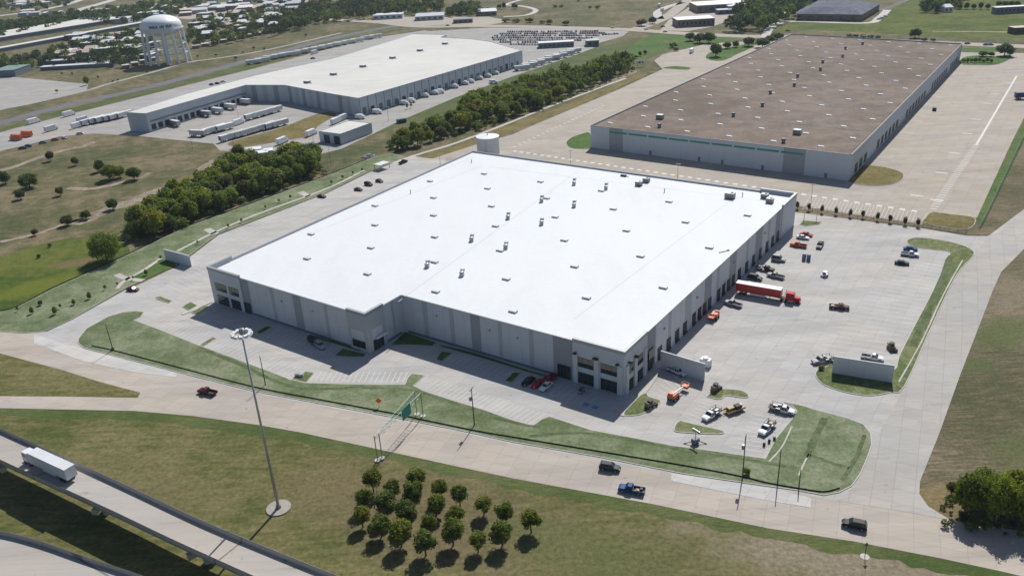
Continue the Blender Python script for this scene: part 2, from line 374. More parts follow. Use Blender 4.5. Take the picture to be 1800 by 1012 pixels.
sheet('side_road', [(1500, 856), (1533, 784), (1590, 681), (1632, 588), (1670, 506), (1687, 475), (1715, 440), (1737, 420), (1760, 405), (1800, 368), (1900, 280), (2000, 300), (1800, 438), (1760, 478), (1747, 506), (1687, 661), (1652, 759), (1617, 846), (1616, 868), (1632, 890), (1672, 914), (1560, 894), (1470, 880)],
      .075, C_side, 'straight concrete side road on the right', 'side road')
sheet('new_shoulder', [(60, 587), (147, 613), (250, 640), (310, 655), (310, 663), (240, 655), (150, 636), (60, 604)], .085, C_pale, 'whiter new concrete lane at the left driveway', 'road shoulder')
sheet('new_shoulder', [(1180, 831), (1350, 857), (1425, 874), (1425, 892), (1340, 878), (1180, 845)], .085, C_pale, 'whiter new concrete lane before the side road', 'road shoulder')
sheet('old_car_park', [(700, 296), (760, 279), (838, 254), (900, 237), (950, 215), (1082, 160), (1165, 122), (1150, 107), (1165, 96), (1245, 77), (1300, 74), (1450, 66), (1690, 76), (1690, 88), (1750, 92), (1850, 96), (1850, 150), (1800, 207), (1777, 253), (1717, 383), (1675, 377), (1640, 372), (1620, 394), (1400, 365), (1000, 312), (790, 283)],
      .04, C_old, 'brownish concrete yard around the brown roofed warehouse', 'yard')
for pts, m, lab in [
    ([(1622, 392), (1626, 384), (1637, 374), (1672, 377), (1714, 384), (1702, 403), (1660, 400)], G_ochre, 'ochre grass corner behind the right end of the shrub row'),
    ([(1490, 320), (1498, 303), (1512, 292), (1540, 292), (1570, 298), (1588, 306), (1585, 317), (1566, 325), (1530, 327)], G_ochre, 'ochre grass island at the corner of the brown roofed warehouse'),
    ([(995, 252), (1003, 243), (1018, 237), (1037, 234), (1040, 256), (1034, 262), (1005, 261)], G_green, 'bright green island at the left corner of the brown roofed warehouse'),
    ([(1240, 102), (1247, 93), (1268, 86), (1300, 80), (1320, 76), (1335, 72), (1322, 84), (1298, 95), (1275, 106), (1254, 107)], G_green, 'green island with trees beyond the far corner of the brown roof'),
    ([(1165, 120), (1185, 117), (1212, 119), (1210, 123), (1185, 122)], G_green, 'thin green island in the far yard'),
    ([(1688, 113), (1692, 102), (1720, 98), (1752, 100), (1775, 96), (1776, 104), (1752, 114), (1720, 115)], G_green, 'green island with shrubs at the far right corner'),
    ([(1690, 92), (1695, 85), (1765, 86), (1750, 92)], G_green, 'narrow green strip by the road at the far right')]:
    sheet('grass_island', pts, .05, m, lab, 'grass island', 4, kerb=.15)
sheet('fence_bed', [(1397, 362), (1500, 377), (1620, 394), (1700, 406), (1725, 402), (1737, 413), (1700, 413), (1625, 401), (1500, 386), (1397, 373)], .09, G_brown, 'strip of brown earth with dark shrubs behind the new warehouse', 'planting bed')
sheet('green_fence_strip', [(1718, 384), (1724, 400), (1735, 380), (1765, 320), (1800, 250), (1860, 130), (1840, 130), (1795, 222), (1780, 253), (1750, 315)], .03, G_green, 'bright green grass strip along the fence at the right', 'grass verge')

# raised lawns
LAWN = [(147, 612), (137, 603), (138, 595), (152, 578), (190, 557), (217, 549), (240, 547), (254, 549), (248, 557), (236, 563), (290, 583), (350, 607), (400, 625), (450, 644), (480, 655), (510, 667), (538, 673), (600, 675), (660, 676), (712, 676), (716, 665), (724, 657), (747, 660), (735, 672), (727, 678), (745, 687), (800, 705), (850, 720), (900, 738), (937, 748), (952, 737), (966, 732), (1000, 743), (1040, 756), (1100, 767), (1182, 783), (1250, 792), (1312, 801), (1345, 806), (1362, 772), (1382, 748), (1392, 735), (1400, 723), (1392, 714), (1378, 707), (1410, 713), (1440, 722), (1490, 735), (1518, 746), (1531, 762), (1533, 782), (1524, 808), (1512, 835), (1497, 855), (1475, 866), (1448, 871), (1400, 862), (1350, 855), (1200, 833), (1050, 803), (900, 777), (800, 755), (687, 733), (447, 688), (350, 664), (250, 638)]
sheet('front_lawn', LAWN, .06, G_lawn, 'pale green seeded lawn between car park and road', 'lawn', 0, kerb=.15)
sheet('side_lawn', [(1590, 680), (1632, 588), (1670, 506), (1690, 473), (1712, 449), (1706, 438), (1680, 428), (1650, 422), (1612, 418), (1594, 423), (1600, 432), (1620, 437), (1645, 440), (1669, 445), (1656, 475), (1642, 506), (1600, 586), (1580, 626), (1569, 652), (1520, 645), (1462, 634), (1455, 643), (1441, 648), (1433, 655), (1436, 666), (1452, 679), (1490, 691), (1530, 696), (1566, 690)], .08, G_isle,
      'long curved grass strip between truck court and side road', 'lawn', 3, kerb=.15)
sheet('west_lawn', [(0, 583), (40, 586), (78, 583), (121, 564), (222, 506), (309, 467), (382, 412), (450, 386), (573, 339), (648, 302), (713, 277), (690, 270), (660, 275), (590, 304), (450, 356), (325, 401), (220, 451), (95, 507), (27, 542), (-60, 556), (-60, 578)], .05, G_lawn,
      'long pale green bank between the tree belt and the left car park', 'lawn', 0, kerb=.15)
ISL = [
    ([(1242, 697), (1252, 690), (1265, 684), (1300, 686), (1315, 693), (1315, 699), (1300, 699), (1288, 697), (1276, 696), (1267, 702), (1255, 701)], G_isle, 'small grass island with a dark machine on its tip'),
    ([(1185, 758), (1187, 747), (1194, 740), (1205, 742), (1240, 750), (1270, 757), (1270, 763), (1240, 763), (1205, 761)], G_isle, 'small grass island beside the dark lifting machine'),
    ([(1095, 728), (1112, 708), (1128, 693), (1137, 692), (1142, 698), (1162, 705), (1150, 717), (1128, 728), (1110, 731)], G_isle, 'wedge shaped grass island at the near corner of the warehouse'),
    ([(766, 632), (776, 618), (796, 621), (776, 636)], G_green, 'small grass island in the shade of the middle facade'),
    ([(887, 670), (902, 655), (916, 656), (900, 673)], G_green, 'small grass island beside the row of red cars'),
    ([(687, 607), (712, 584), (768, 603), (760, 609), (720, 607)], G_green, 'dark green lawn in the inner corner of the warehouse'),
    ([(778, 607), (840, 622), (905, 643), (970, 662), (966, 666), (900, 647), (838, 628), (776, 611)], G_green, 'narrow shaded planting strip along the front facade'),
    ([(588, 626), (602, 613), (644, 623), (640, 628), (612, 628)], G_green, 'grass wedge near the projecting corner tower'),
    ([(548, 589), (600, 603), (634, 614), (630, 618), (590, 606), (545, 592)], G_green, 'narrow shaded planting strip left of the projecting tower'),
    ([(450, 584), (470, 573), (478, 576), (456, 588)], G_green, 'narrow grass island in the shade behind the light mast'),
    ([(273, 523), (282, 521), (303, 529), (297, 533), (276, 527)], G_isle, 'tiny lens shaped grass island in the left car park'),
    ([(320, 540), (335, 531), (347, 537), (332, 546)], G_isle, 'grass square beside the left entrance path'),
    ([(336, 550), (358, 537), (367, 539), (345, 553)], G_isle, 'narrow grass patch in front of the left entrance path'),
    ([(352, 606), (374, 593), (381, 595), (358, 609)], G_isle, 'narrow grass finger in the left parking row'),
    ([(512, 667), (538, 653), (553, 656), (538, 673)], G_isle, 'grass finger with two pale boxes in the middle parking row'),
    ([(1405, 395), (1411, 388), (1445, 391), (1440, 395), (1416, 398)], G_isle, 'small grass island behind the far right corner of the warehouse')]
for i, (pts, m, lab) in enumerate(ISL):
    sheet('grass_island', pts, .07, m, lab, 'grass island', 3 if len(pts) > 5 else 0, kerb=.16)
sheet('green_bed', [(228, 497), (240, 483), (283, 454), (312, 468), (290, 476), (250, 495)], .21, G_green, 'bright green bed at the left screen wall', 'planting bed', 0)
for pts, w_, lab in [([(205, 508), (222, 492), (250, 477), (283, 455)], 1.6, 'path through the green bed beside the left screen wall'),
                     ([(205, 483), (222, 490), (252, 494)], 2.6, 'short paved spur across the left bank'),
                     ([(312, 442), (345, 425), (380, 408), (450, 378), (575, 332), (640, 300)], 1.5, 'long path along the left bank'),
                     ([(364, 403), (379, 412)], 3.2, 'square paved stub beside the left path'),
                     ([(528, 338), (543, 346)], 3.2, 'second paved stub further along the left path'),
                     ([(320, 553), (350, 541), (372, 530)], 1.3, 'pale entrance path at the left tower'),
                     ([(1092, 731), (1110, 708), (1135, 685), (1158, 650)], 1.6, 'pale curved path around the near corner of the warehouse')]:
    strip('path', pts, w_, .225, C_walk, lab, 'path')

for pts, w_, m_, lab in [([(350, 612), (420, 640), (470, 664), (520, 682), (580, 684), (640, 680)], 1.3, G_swale, 'dark swale line along the left part of the front lawn'),
                     ([(640, 682), (720, 686), (800, 710), (880, 738), (950, 752)], 1.0, G_swale, 'dark swale line along the middle of the front lawn'),
                     ([(930, 768), (1020, 762), (1110, 774), (1200, 792), (1300, 806), (1400, 824)], 1.0, G_swale, 'dark swale line along the right part of the front lawn'),
                     ([(1392, 750), (1375, 785), (1352, 812)], .35, C_walk, 'pale seam line left on the corner lawn'), ([(1422, 798), (1410, 822), (1404, 836)], .35, C_walk, 'short pale seam line on the corner lawn'),
                     ([(1450, 735), (1432, 770), (1418, 805)], 1.6, G_swale, 'dark mown stripe on the corner lawn'), ([(1424, 800), (1455, 812), (1492, 824)], 1.1, G_swale, 'dark cross line on the corner lawn'),
                     ([(1520, 765), (1505, 805), (1480, 845)], 1.0, G_swale, 'dark line along the right edge of the corner lawn'),
                     ([(1692, 458), (1660, 515), (1620, 600), (1580, 672)], .4, C_walk, 'pale line along the curved grass strip'),
                     ([(1672, 450), (1640, 530), (1605, 610)], 2.0, G_swale, 'darker swale in the curved grass strip')]:
    strip('lawn_line', pts, w_, .225 if 'curved' not in lab else .245, m_, lab, 'lawn mark', wob=.3)
# field details left
for pts, w_, lab in [([(-20, 305), (25, 293), (90, 270), (150, 256), (165, 249)], 5, 'worn dirt track at the upper left of the field'),
                     ([(130, 395), (170, 377), (215, 360), (260, 343), (305, 328)], 9, 'wide worn dirt track across the left field'),
                     ([(120, 330), (160, 332), (210, 322), (250, 312), (262, 304)], 4, 'faint dirt track by the bushy clump'),
                     ([(0, 425), (60, 412), (110, 395), (160, 378)], 3, 'dirt line at the bottom of the left field'),
                     ([(355, 300), (372, 287), (385, 282)], 7, 'bare patch at the corner of the left field')]:
    strip('dirt_track', pts, w_, .02, G_dirt, lab, 'dirt track', wob=.45)
strip('ditch', [(690, 262), (760, 240), (860, 205), (950, 180), (1010, 162), (1080, 142), (1115, 125)], 6, .03, G_dirt, 'bare channel bank between tree belt and yard', 'dirt strip', wob=.3)
strip('channel_edge', [(650, 296), (700, 283), (740, 270), (800, 252), (880, 222), (960, 190), (1045, 158), (1100, 138)], 2.5, .05, C_walk, 'pale concrete channel edge along the yard', 'channel')
strip('green_bank', [(700, 292), (800, 262), (880, 232), (960, 202), (1045, 168), (1130, 130)], 9, .03, G_ochre, 'ochre bank along the left side of the old yard', 'grass verge', wob=.2)

# far roads and yards
strip('dark_road', [(-60, 232), (0, 217), (110, 187), (260, 154), (450, 103), (560, 74), (625, 59), (700, 45)], 13, .06, C_asph, 'dark asphalt road past the water tower', 'road')
strip('lane', [(-20, 196), (50, 183), (150, 160), (190, 148), (280, 124), (330, 110), (450, 92), (600, 58)], 5, .04, C_truck, 'grey lane beside the dark far road', 'road')
sheet('grey_yard', [(-60, 205), (-60, 128), (27, 136), (100, 143), (155, 148), (152, 160), (50, 183), (0, 194)], .03, C_truck, 'grey paved yard at the upper left edge', 'yard')
sheet('truck_yard', [(-80, 255), (0, 233), (115, 203), (450, 120), (610, 78), (665, 66), (745, 54), (860, 68), (918, 84), (1000, 80), (1046, 84), (1015, 96), (900, 135), (800, 172), (702, 213), (655, 236), (600, 262), (560, 272), (510, 275), (450, 268), (387, 265), (375, 253), (250, 240), (165, 235), (105, 240), (60, 252), (0, 266), (-80, 285)], .05, C_truck,
      'grey truck yard around the older white warehouse', 'yard')
sheet('yard_grass', [(400, 252), (440, 240), (497, 224), (560, 200), (592, 201), (560, 222), (548, 238), (510, 246), (450, 256), (415, 259)], .06, G_ochre, 'ochre grass triangle in the truck yard', 'grass island', 3, kerb=.15)
sheet('staff_car_park', [(745, 56), (860, 49), (1000, 50), (1105, 56), (1095, 64), (1040, 80), (1012, 92), (925, 92), (918, 86), (860, 72), (790, 64)], .07, C_truck, 'grey car park packed with cars beyond the older white warehouse', 'car park')
strip('far_road', [(480, 30), (555, 34), (660, 39), (740, 47), (850, 46), (1000, 49), (1110, 53), (1200, 59), (1300, 64), (1420, 66), (1560, 72), (1700, 78), (1850, 84)], 17, .09, C_old, 'wide pale road across the background', 'road')
strip('far_road', [(1110, 54), (1150, 40), (1175, 28), (1195, 12), (1215, -8)], 15, .10, C_old, 'pale road climbing to the top beside the pickup yard', 'road')
strip('far_road', [(1345, 66), (1352, 52), (1368, 42), (1400, 38), (1520, 41), (1545, 32), (1560, 18)], 8, .10, C_pale, 'pale drive to the dark roofed building', 'road')
strip('far_road', [(1160, 34), (1156, 22), (1175, 12), (1200, 5)], 10, .10, C_pale, 'short pale lane with white trucks at the top', 'road')
strip('far_road', [(885, 30), (925, 27), (942, 19), (928, 13), (905, 10), (890, 8), (930, -4)], 7, .04, C_pale, 'looping pale track in the far field', 'road')
strip('far_road', [(1530, 22), (1560, 14), (1600, -2)], 6, .04, C_asph, 'dark lane at the top right', 'road')
strip('far_road', [(1640, 56), (1720, 56), (1850, 58)], 6, .04, G_dirt, 'dirt strip in the meadow at the far right', 'road')
for pts, w_, m, lab in [([(-60, 35), (0, 28), (60, 20), (115, 9), (150, -3)], 16, C_pale, 'pale highway at the upper left corner'),
                     ([(95, 32), (140, 17), (180, 6), (215, -5)], 18, C_pale, 'second pale highway at the upper left'),
                     ([(0, 15), (60, 7), (110, -3)], 12, C_old, 'brownish highway at the upper left corner'),
                     ([(380, 26), (450, 16), (520, 4), (560, -6)], 20, C_old, 'brownish road at the top centre left'),
                     ([(440, 36), (500, 26), (560, 12)], 14, C_truck, 'grey road behind the apartments')]:
    strip('highway', pts, w_, .05, m, lab, 'highway')
sheet('sales_lot', [(150, 30), (190, 14), (240, 6), (320, 8), (300, 20), (240, 24), (180, 34)], .03, C_truck, 'grey car lot with trees far at the upper left', 'car park')
sheet('sales_lot', [(300, 32), (345, 18), (430, 8), (480, 8), (470, 20), (400, 30), (330, 34)], .03, C_old, 'brownish car lot far at the top left', 'car park')
sheet('business_yard', [(1160, 54), (1175, 36), (1210, 14), (1290, 10), (1330, 14), (1295, 32), (1250, 48), (1210, 55)], .05, C_old, 'yard around the brick office buildings', 'yard')
sheet('pickup_yard', [(640, 36), (700, 30), (860, 30), (900, 38), (860, 44), (740, 45)], .05, C_old, 'yard in front of the far low sheds', 'yard')

# ---------------------------------------------------------------- road markings
def stripes(P0, P1, Q0, Q1, n, mat=W_line, wd=.16, z=.082, name='parking_lines', label=None, dash=None):
    a0, a1, b0, b1 = at(*P0), at(*P1), at(*Q0), at(*Q1); mb = MB()
    for i in range(n):
        t = i / max(1, n - 1); p = a0.lerp(a1, t); q = b0.lerp(b1, t)
        d = (q - p).normalized(); nn = Vector((-d.y, d.x, 0)) * wd / 2
        mb.face([(v.x, v.y, z) for v in (p - nn, q - nn, q + nn, p + nn)], mat)
    return tag(mb.build(name), label, 'road marking', None, 'structure')
for P0, P1, Q0, Q1, n, lab in [
    ((243, 562), (348, 603), (268, 549), (372, 589), 17, 'white bay lines in the left parking row'),
    ((362, 606), (505, 661), (388, 592), (531, 646), 20, 'white bay lines behind the light mast'),
    ((544, 671), (708, 673), (556, 653), (716, 654), 18, 'white bay lines above the overhead sign'),
    ((747, 684), (932, 744), (772, 668), (958, 727), 23, 'white bay lines in the middle parking row'),
    ((470, 592), (584, 629), (496, 577), (606, 612), 13, 'bay lines in the shade left of the tower'),
    ((782, 634), (880, 665), (803, 619), (903, 650), 11, 'bay lines in the shade of the front facade'),
    ((908, 673), (1028, 715), (930, 657), (1052, 695), 13, 'bay lines in the shade beside the red cars'),
    ((1150, 692), (1190, 640), (1178, 702), (1212, 668), 8, 'bay lines beside the orange boom lift'),
    ((1205, 732), (1238, 703), (1245, 748), (1276, 714), 7, 'bay lines around the pickup with a trailer'),
    ((1288, 786), (1325, 728), (1352, 796), (1388, 740), 9, 'bay lines at the lower right corner lot'),
    ((1588, 450), (1432, 622), (1662, 463), (1566, 640), 27, 'long trailer bay lines in the truck court'),
    ((290, 500), (360, 462), (318, 512), (385, 474), 9, 'bay lines at the left tower'),
    ((400, 410), (640, 312), (430, 421), (672, 321), 46, 'faint bay lines in the left car park')]:
    stripes(P0, P1, Q0, Q1, n, label=lab, mat=W_line if n < 27 else W_line2, wd=.17 if n < 27 else .2)
def dots(pts, size, z, name, label, mat=W_line):
    mb = MB()
    for x, y in pts:
        p = at(x, y)
        mb.face([p + A * (sx * size[0] / 2) + B * (sy * size[1] / 2) + Z * z for sx, sy in ((-1, -1), (1, -1), (1, 1), (-1, 1))], mat)
    return tag(mb.build(name), label, 'road marking', None, 'structure')
def lerp2(a, b, t): return (a[0] + (b[0] - a[0]) * t, a[1] + (b[1] - a[1]) * t)
def gline(a, b, n):
    pa, pb = at(*a), at(*b); return [proj(pa.lerp(pb, i / (n - 1))) for i in range(n)]
dots(gline((905, 266), (1607, 371), 46), (2.1, 1.7), .05, 'painted_marks', 'row of white square marks behind the new warehouse')
dots(gline((1640, 367), (1716, 255), 34), (3.0, .65), .05, 'painted_marks', 'ladder of white bars on the right of the old yard')
stripes((1716, 255), (1716.5, 255), (1787, 134), (1787.5, 134), 1, W_line2, 1.0, .05, 'painted_marks', 'long white line on the right of the old yard')
dots(gline((905, 258), (1060, 186), 22), (2.2, .9), .052, 'painted_marks', 'dashed white marks left of the brown roofed warehouse')
stripes((1410, 368), (1600, 397), (1424, 345), (1610, 373), 30, W_line2, .13, .05, 'parking_lines', 'slanted bay lines behind the shrub row')
stripes((1560, 240), (1690, 86), (1600, 246), (1712, 88), 22, W_line2, .3, .05, 'parking_lines', 'faint trailer bay lines right of the brown roofed warehouse')
dots([(1677, 269), (1647, 352), (1655, 304), (1612, 344), (1750, 165), (1735, 182), (1716, 210), (1700, 235), (1770, 145)], (5, 1.0), .051, 'painted_marks', 'scattered white arrows in the old yard')
dots([(1030, 711), (1046, 716)], (1.6, 1.6), .083, 'accessible_bay_marks', 'two blue bay marks in the corner shade', W_blue)
# ---------------------------------------------------------------- end of ground
# ---------------------------------------------------------------- the new white warehouse
HM, HT, HR = 12.6, 13.5, 12.0
cW, cT, cS, cE = at(366, 468.5, HT), at(640.5, 550.5, HT), at(1097, 617, HT), at(1399, 339.5, HT)
cI, cN = at(705, 519, HM), at(831, 265.5, HM)
for v in (cW, cT, cS, cE, cI, cN): v.z = 0
wh = empty('warehouse', cS, 0, 'new white roofed warehouse with grey panel walls, standing between car park and truck court', 'warehouse')
PERIM = [cW, cT, cI, cS, cE, cN]        # ccw seen from above
def outn(a, b):
    d = (b - a).normalized(); return Vector((d.y, -d.x, 0))
NAMES = []
mb = MB()
for i in range(6):
    a, b = PERIM[i], PERIM[(i + 1) % 6]; n = outn(a, b); d = (b - a).normalized()
    mb = MB(); off = .3
    mb.hexa([a + Z * -.05, b + Z * -.05, b - n * .3 - Z * .05, a - n * .3 - Z * .05, a + Z * HM, b + Z * HM, b - n * .3 + Z * HM, a - n * .3 + Z * HM], K_wall)
    # vertical panel joints, slightly proud battens of the same paint
    L = (b - a).length; k = int(L / 3.9)
    for j in range(1, k):
        p = a + d * (L * j / k)
        mb.box(p + n * .012 + Z * .3, (.06, .03, HM - .9), K_mid, (d, n))
    mb.build('wall', wh)
    cp = MB(); cp.hexa([a + n * .06 + Z * HM, b + n * .06 + Z * HM, b - n * .36 + Z * HM, a - n * .36 + Z * HM, a + n * .06 + Z * (HM + .14), b + n * .06 + Z * (HM + .14), b - n * .36 + Z * (HM + .14), a - n * .36 + Z * (HM + .14)], K_cop)
    cp.build('coping', wh)
rm = MB(); rm.face([(v.x, v.y, HR) for v in PERIM], K_roof)
for sgn, (p0, p1) in enumerate([((380, 462), (834, 275)), ((545, 411), (850, 290)), ((860, 293), (1360, 355)), ((1295, 345), (1010, 560)), ((700, 530), (1020, 298))]):
    a, b = at(*p0, HR), at(*p1, HR); d = (b - a).normalized(); n = Vector((-d.y, d.x, 0)) * .12
    rm.face([v + Z * .02 for v in (a - n, b - n, b + n, a + n)], K_seam)
roof = rm.build('roof', wh)
def edge_pt(pa, pb, px, h, a, b):
    """foot point on wall a-b under roofline pixel column px (roofline runs pa to pb at height h)"""
    t = (px - pa[0]) / (pb[0] - pa[0]); q = at(px, pa[1] + (pb[1] - pa[1]) * t, h); q.z = 0
    d = (b - a).normalized(); return a + d * (q - a).dot(d)
EW = ((366, 468.5), (640.5, 550.5), cW, cT); EN = ((640.5, 550.5), (705, 519), cT, cI); EF = ((705, 519), (1097, 617), cI, cS); EE = ((1097, 617), (1399, 339.5), cS, cE)
def slab(edge, x0, x1, z0, z1, proud, mat, name, parent=wh, inward=0.0, h=HT):
    p = edge_pt(edge[0], edge[1], x0, h, edge[2], edge[3]); q = edge_pt(edge[0], edge[1], x1, h, edge[2], edge[3])
    n = outn(edge[2], edge[3]); m = MB()
    m.hexa([p + n * inward + Z * z0, q + n * inward + Z * z0, q + n * proud + Z * z0, p + n * proud + Z * z0, p + n * inward + Z * z1, q + n * inward + Z * z1, q + n * proud + Z * z1, p + n * proud + Z * z1][0:8], mat)
    return m.build(name, parent)
for e, x0, x1, mt in [(EW, 418, 433, K_dark), (EW, 472, 477, K_mid), (EW, 512, 526, K_dark), (EW, 567, 572, K_mid),
                      (EN, 690, 694, K_mid), (EF, 736, 744, K_mid), (EF, 784, 791, K_mid), (EF, 822, 839, K_dark), (EF, 872, 878, K_mid), (EF, 927, 934, K_mid), (EF, 970, 1006, K_dark),
                      (EE, 1139, 1153, K_dark), (EE, 1176, 1181, K_mid), (EE, 1206, 1216, K_mid), (EE, 1240, 1252, K_dark), (EE, 1262, 1266, K_mid), (EE, 1284, 1296, K_dark), (EE, 1314, 1318, K_mid), (EE, 1330, 1342, K_dark), (EE, 1352, 1356, K_mid), (EE, 1366, 1374, K_dark)]:
    slab(e, x0, x1, .05, HM - .03, .06, mt, 'accent_panel')
for e, x0, x1 in ((EW, 434, 608), (EN, 676, 704), (EF, 706, 969)):
    slab(e, x0, x1, .0, .75, .16, K_trim, 'base_course')
# corner towers (L plans, slightly proud and taller)
def tower(C, d1, l1, n1, d2, l2, n2, body=K_wall, top=K_mid):
    o, t = .35, .3
    def L(o, t, z0, z1, mat, name):
        m = MB()
        m.extrude([C + d1 * l1 + n1 * o, C + n1 * o + n2 * o, C + d2 * l2 + n2 * o, C + d2 * l2 - n2 * t, C - n1 * t - n2 * t, C + d1 * l1 - n1 * t], z0, z1, mat)
        return m.build(name, wh)
    L(o, t, .02, HT - .95, body, 'tower_wall'); L(o + .12, t, HT - .95, HT, top, 'tower_parapet'); L(o + .2, t + .08, HT, HT + .12, K_cop, 'coping')
def dirs(a, b): return (b - a).normalized()
tower(cW, dirs(cW, cT), (edge_pt(*EW[:2], 420, HT, cW, cT) - cW).length, outn(cW, cT), dirs(cW, cN), 10, outn(cN, cW))
tower(cT, dirs(cT, cW), (edge_pt(*EW[:2], 609, HT, cW, cT) - cT).length, outn(cW, cT), dirs(cT, cI), (edge_pt(*EN[:2], 674, HT, cT, cI) - cT).length, outn(cT, cI), K_mid, K_dark)
tower(cS, dirs(cS, cI), (edge_pt(*EF[:2], 1006, HT, cI, cS) - cS).length, outn(cI, cS), dirs(cS, cE), (edge_pt(*EE[:2], 1136, HT, cS, cE) - cS).length, outn(cS, cE))
tower(cE, dirs(cE, cS), (edge_pt(*EE[:2], 1376, HT, cS, cE) - cE).length, outn(cS, cE), dirs(cE, cN), 14, outn(cE, cN))
# windows: frame with its glass, columns between
def window(edge, x0, x1, z0, z1, blind=False, cols=3):
    f = slab(edge, x0, x1, z0, z1, .40, K_frame, 'window', inward=.3)
    p = edge_pt(edge[0], edge[1], x0, HT, edge[2], edge[3]); q = edge_pt(edge[0], edge[1], x1, HT, edge[2], edge[3]); n = outn(edge[2], edge[3])
    m = MB(); L = (q - p).length; d = (q - p).normalized(); g = .07
    for c in range(cols):
        a = p + d * (L * c / cols + g); b = p + d * (L * (c + 1) / cols - g)
        zs = [z0 + .08, z0 + (z1 - z0) * .45, z1 - .08]
        for k in range(2):
            m.face([a + n * .415 + Z * (zs[k] + .03), b + n * .415 + Z * (zs[k] + .03), b + n * .415 + Z * (zs[k + 1] - .03), a + n * .415 + Z * (zs[k + 1] - .03)], K_blind if (blind and k == 1) else K_glass)
    o = m.build('glass'); o.parent = f; o.matrix_parent_inverse = Matrix.Translation(wh.location).inverted()
for e, x0, x1 in [(EF, 1014, 1044), (EF, 1056, 1086), (EE, 1103, 1112), (EE, 1118, 1129), (EW, 373, 393), (EW, 397, 414)]:
    window(e, x0, x1, 5.3, 8.3, True); window(e, x0, x1, .15, 3.7, False)
window(EE, 1139.5, 1149, 1.2, 6.6); window(EF, 978, 1001, .15, 4.2, False, 4); window(EW, 420, 431, .15, 4.0); window(EW, 613, 636, 1.2, 3.6); window(EN, 648, 668, .1, 3.6)
slab(EW, 613, 636, 4.2, 7.2, .42, K_wall, 'light_panel', inward=.3); slab(EN, 648, 668, 4.4, 7.4, .42, K_wall, 'light_panel', inward=.3)
for e, xs in [(EF, (1007, 1045, 1087)), (EE, (1097.5, 1112.6, 1130))]:
    for x in xs:
        slab(e, x, x + (8.5 if e is EF else 4.6), .05, 8.9, .75, K_wall, 'column', inward=.3)
for e, x0, x1, z in [(EN, 652, 672, 4.0), (EF, 1009, 1014, 9.3), (EF, 1044, 1053, 9.3), (EF, 1085, 1090, 9.3), (EE, 1101, 1104, 9.3), (EE, 1112, 1116, 9.3)]:
    slab(e, x0, x1, z, z + .22, 1.5, K_white if e is EN else K_frame, 'canopy', inward=.36)
# dock doors on the truck court side
for x in (1143, 1161, 1177, 1192, 1206, 1222, 1232, 1241, 1250, 1266, 1275, 1284, 1292, 1303, 1316, 1328, 1340, 1352, 1362, 1371):
    z0, z1 = (1.0, 4.3) if x > 1150 else (3.0, 5.4)
    p = edge_pt(EE[0], EE[1], x, HT, cS, cE); n = outn(cS, cE); d = dirs(cS, cE); m = MB()
    m.hexa([p - d * 1.4 + Z * z0, p + d * 1.4 + Z * z0, p + d * 1.4 + n * .12 + Z * z0, p - d * 1.4 + n * .12 + Z * z0, p - d * 1.4 + Z * z1, p + d * 1.4 + Z * z1, p + d * 1.4 + n * .12 + Z * z1, p - d * 1.4 + n * .12 + Z * z1], K_door)
    m.build('dock_door', wh)
    m = MB()
    m.box(p + n * .28 + Z * .35, (2.4, .3, .6), K_black, (d, n))
    m.build('dock_bumper', wh)
for e, xs in [(EF, (760, 855, 905)), (EE, (1167, 1225, 1290, 1345)), (EW, (490, 545))]:
    for x in xs: slab(e, x, x + 2.2, 8.6, 9.0, .45, K_steel, 'wall_lamp')
# planting pavement at the foot of the facades
# rooftop things (sub-parts of the roof)
def on_roof(px, py): p = at(px, py, HR); return p
hm = MB(); hm.box((0, 0, 0), (2.5, 1.5, .45), K_steel); hm.box((0, 0, .45), (2.6, 1.6, .12), K_whited, taper=(.9, .8))
fm = MB(); fm.box((0, 0, 0), (1.5, 1.5, .5), K_whited); fm.cyl((0, 0, .5), (0, 0, 1.0), .62, K_steel, n=12); fm.cyl((0, 0, 1.0), (0, 0, 1.55), 0.9, K_steel, .7, n=14)
fm.cyl((0, 0, 1.55), (0, 0, 1.75), .5, K_steel, .1, n=12)
rmesh = {}
def rooftop(mb_, name, spots, parent, h, base, rz=PSI):
    me = None
    for (x, y) in spots:
        p = at(x, y, h)
        if me is None:
            o = mb_.build(name, None); me = o.data; o.parent = parent
        else: o = link(name, me, parent)
        o.matrix_parent_inverse = Matrix.Identity(4)
        o.location = (p.x - base.x, p.y - base.y, h - base.z); o.rotation_euler = (0, 0, rz)
HATCH = [(659, 362), (547, 412), (540, 455), (659, 396), (652, 436), (646, 482), (756, 319), (762, 348), (762, 379), (764, 417), (764, 461), (851, 306), (857, 332), (864, 363), (871, 398), (879, 441), (890, 491), (950, 320), (961, 349), (976, 382), (992, 423), (1010, 469), (1057, 336), (1078, 368), (1101, 406), (1126, 451), (1166, 506), (1176, 355), (1205, 391), (1247, 436), (1314, 379), (766, 513), (902, 548), (1031, 524)]
rooftop(hm, 'roof_hatch', HATCH, roof, HR, cS)
FANS = [(829, 424), (751, 470), (812, 485), (889, 437), (893, 385), (952, 355), (952, 395), (1009, 325), (1009, 364), (1065, 333)]
rooftop(fm, 'exhaust_fan', FANS, roof, HR, cS, radians(-12))
fb = MB(); fb.box((0, 0, 0), (1.2, 1.0, .8), K_steel)
rooftop(fb, 'fan_housing', [(x + 1, y - 9) for x, y in FANS], roof, HR, cS)
um = MB(); um.box((0, 0, .2), (2.6, 2.2, 1.6), K_steeld, top=K_whited); um.box((0, 0, 0), (2.2, 1.8, .2), K_frame); um.cyl((.5, 0, 1.8), (.5, 0, 1.95), .5, K_frame)
rooftop(um, 'cooling_unit', [(1123, 326), (1136, 320), (1344, 348), (1353, 356)], roof, HR, cS)
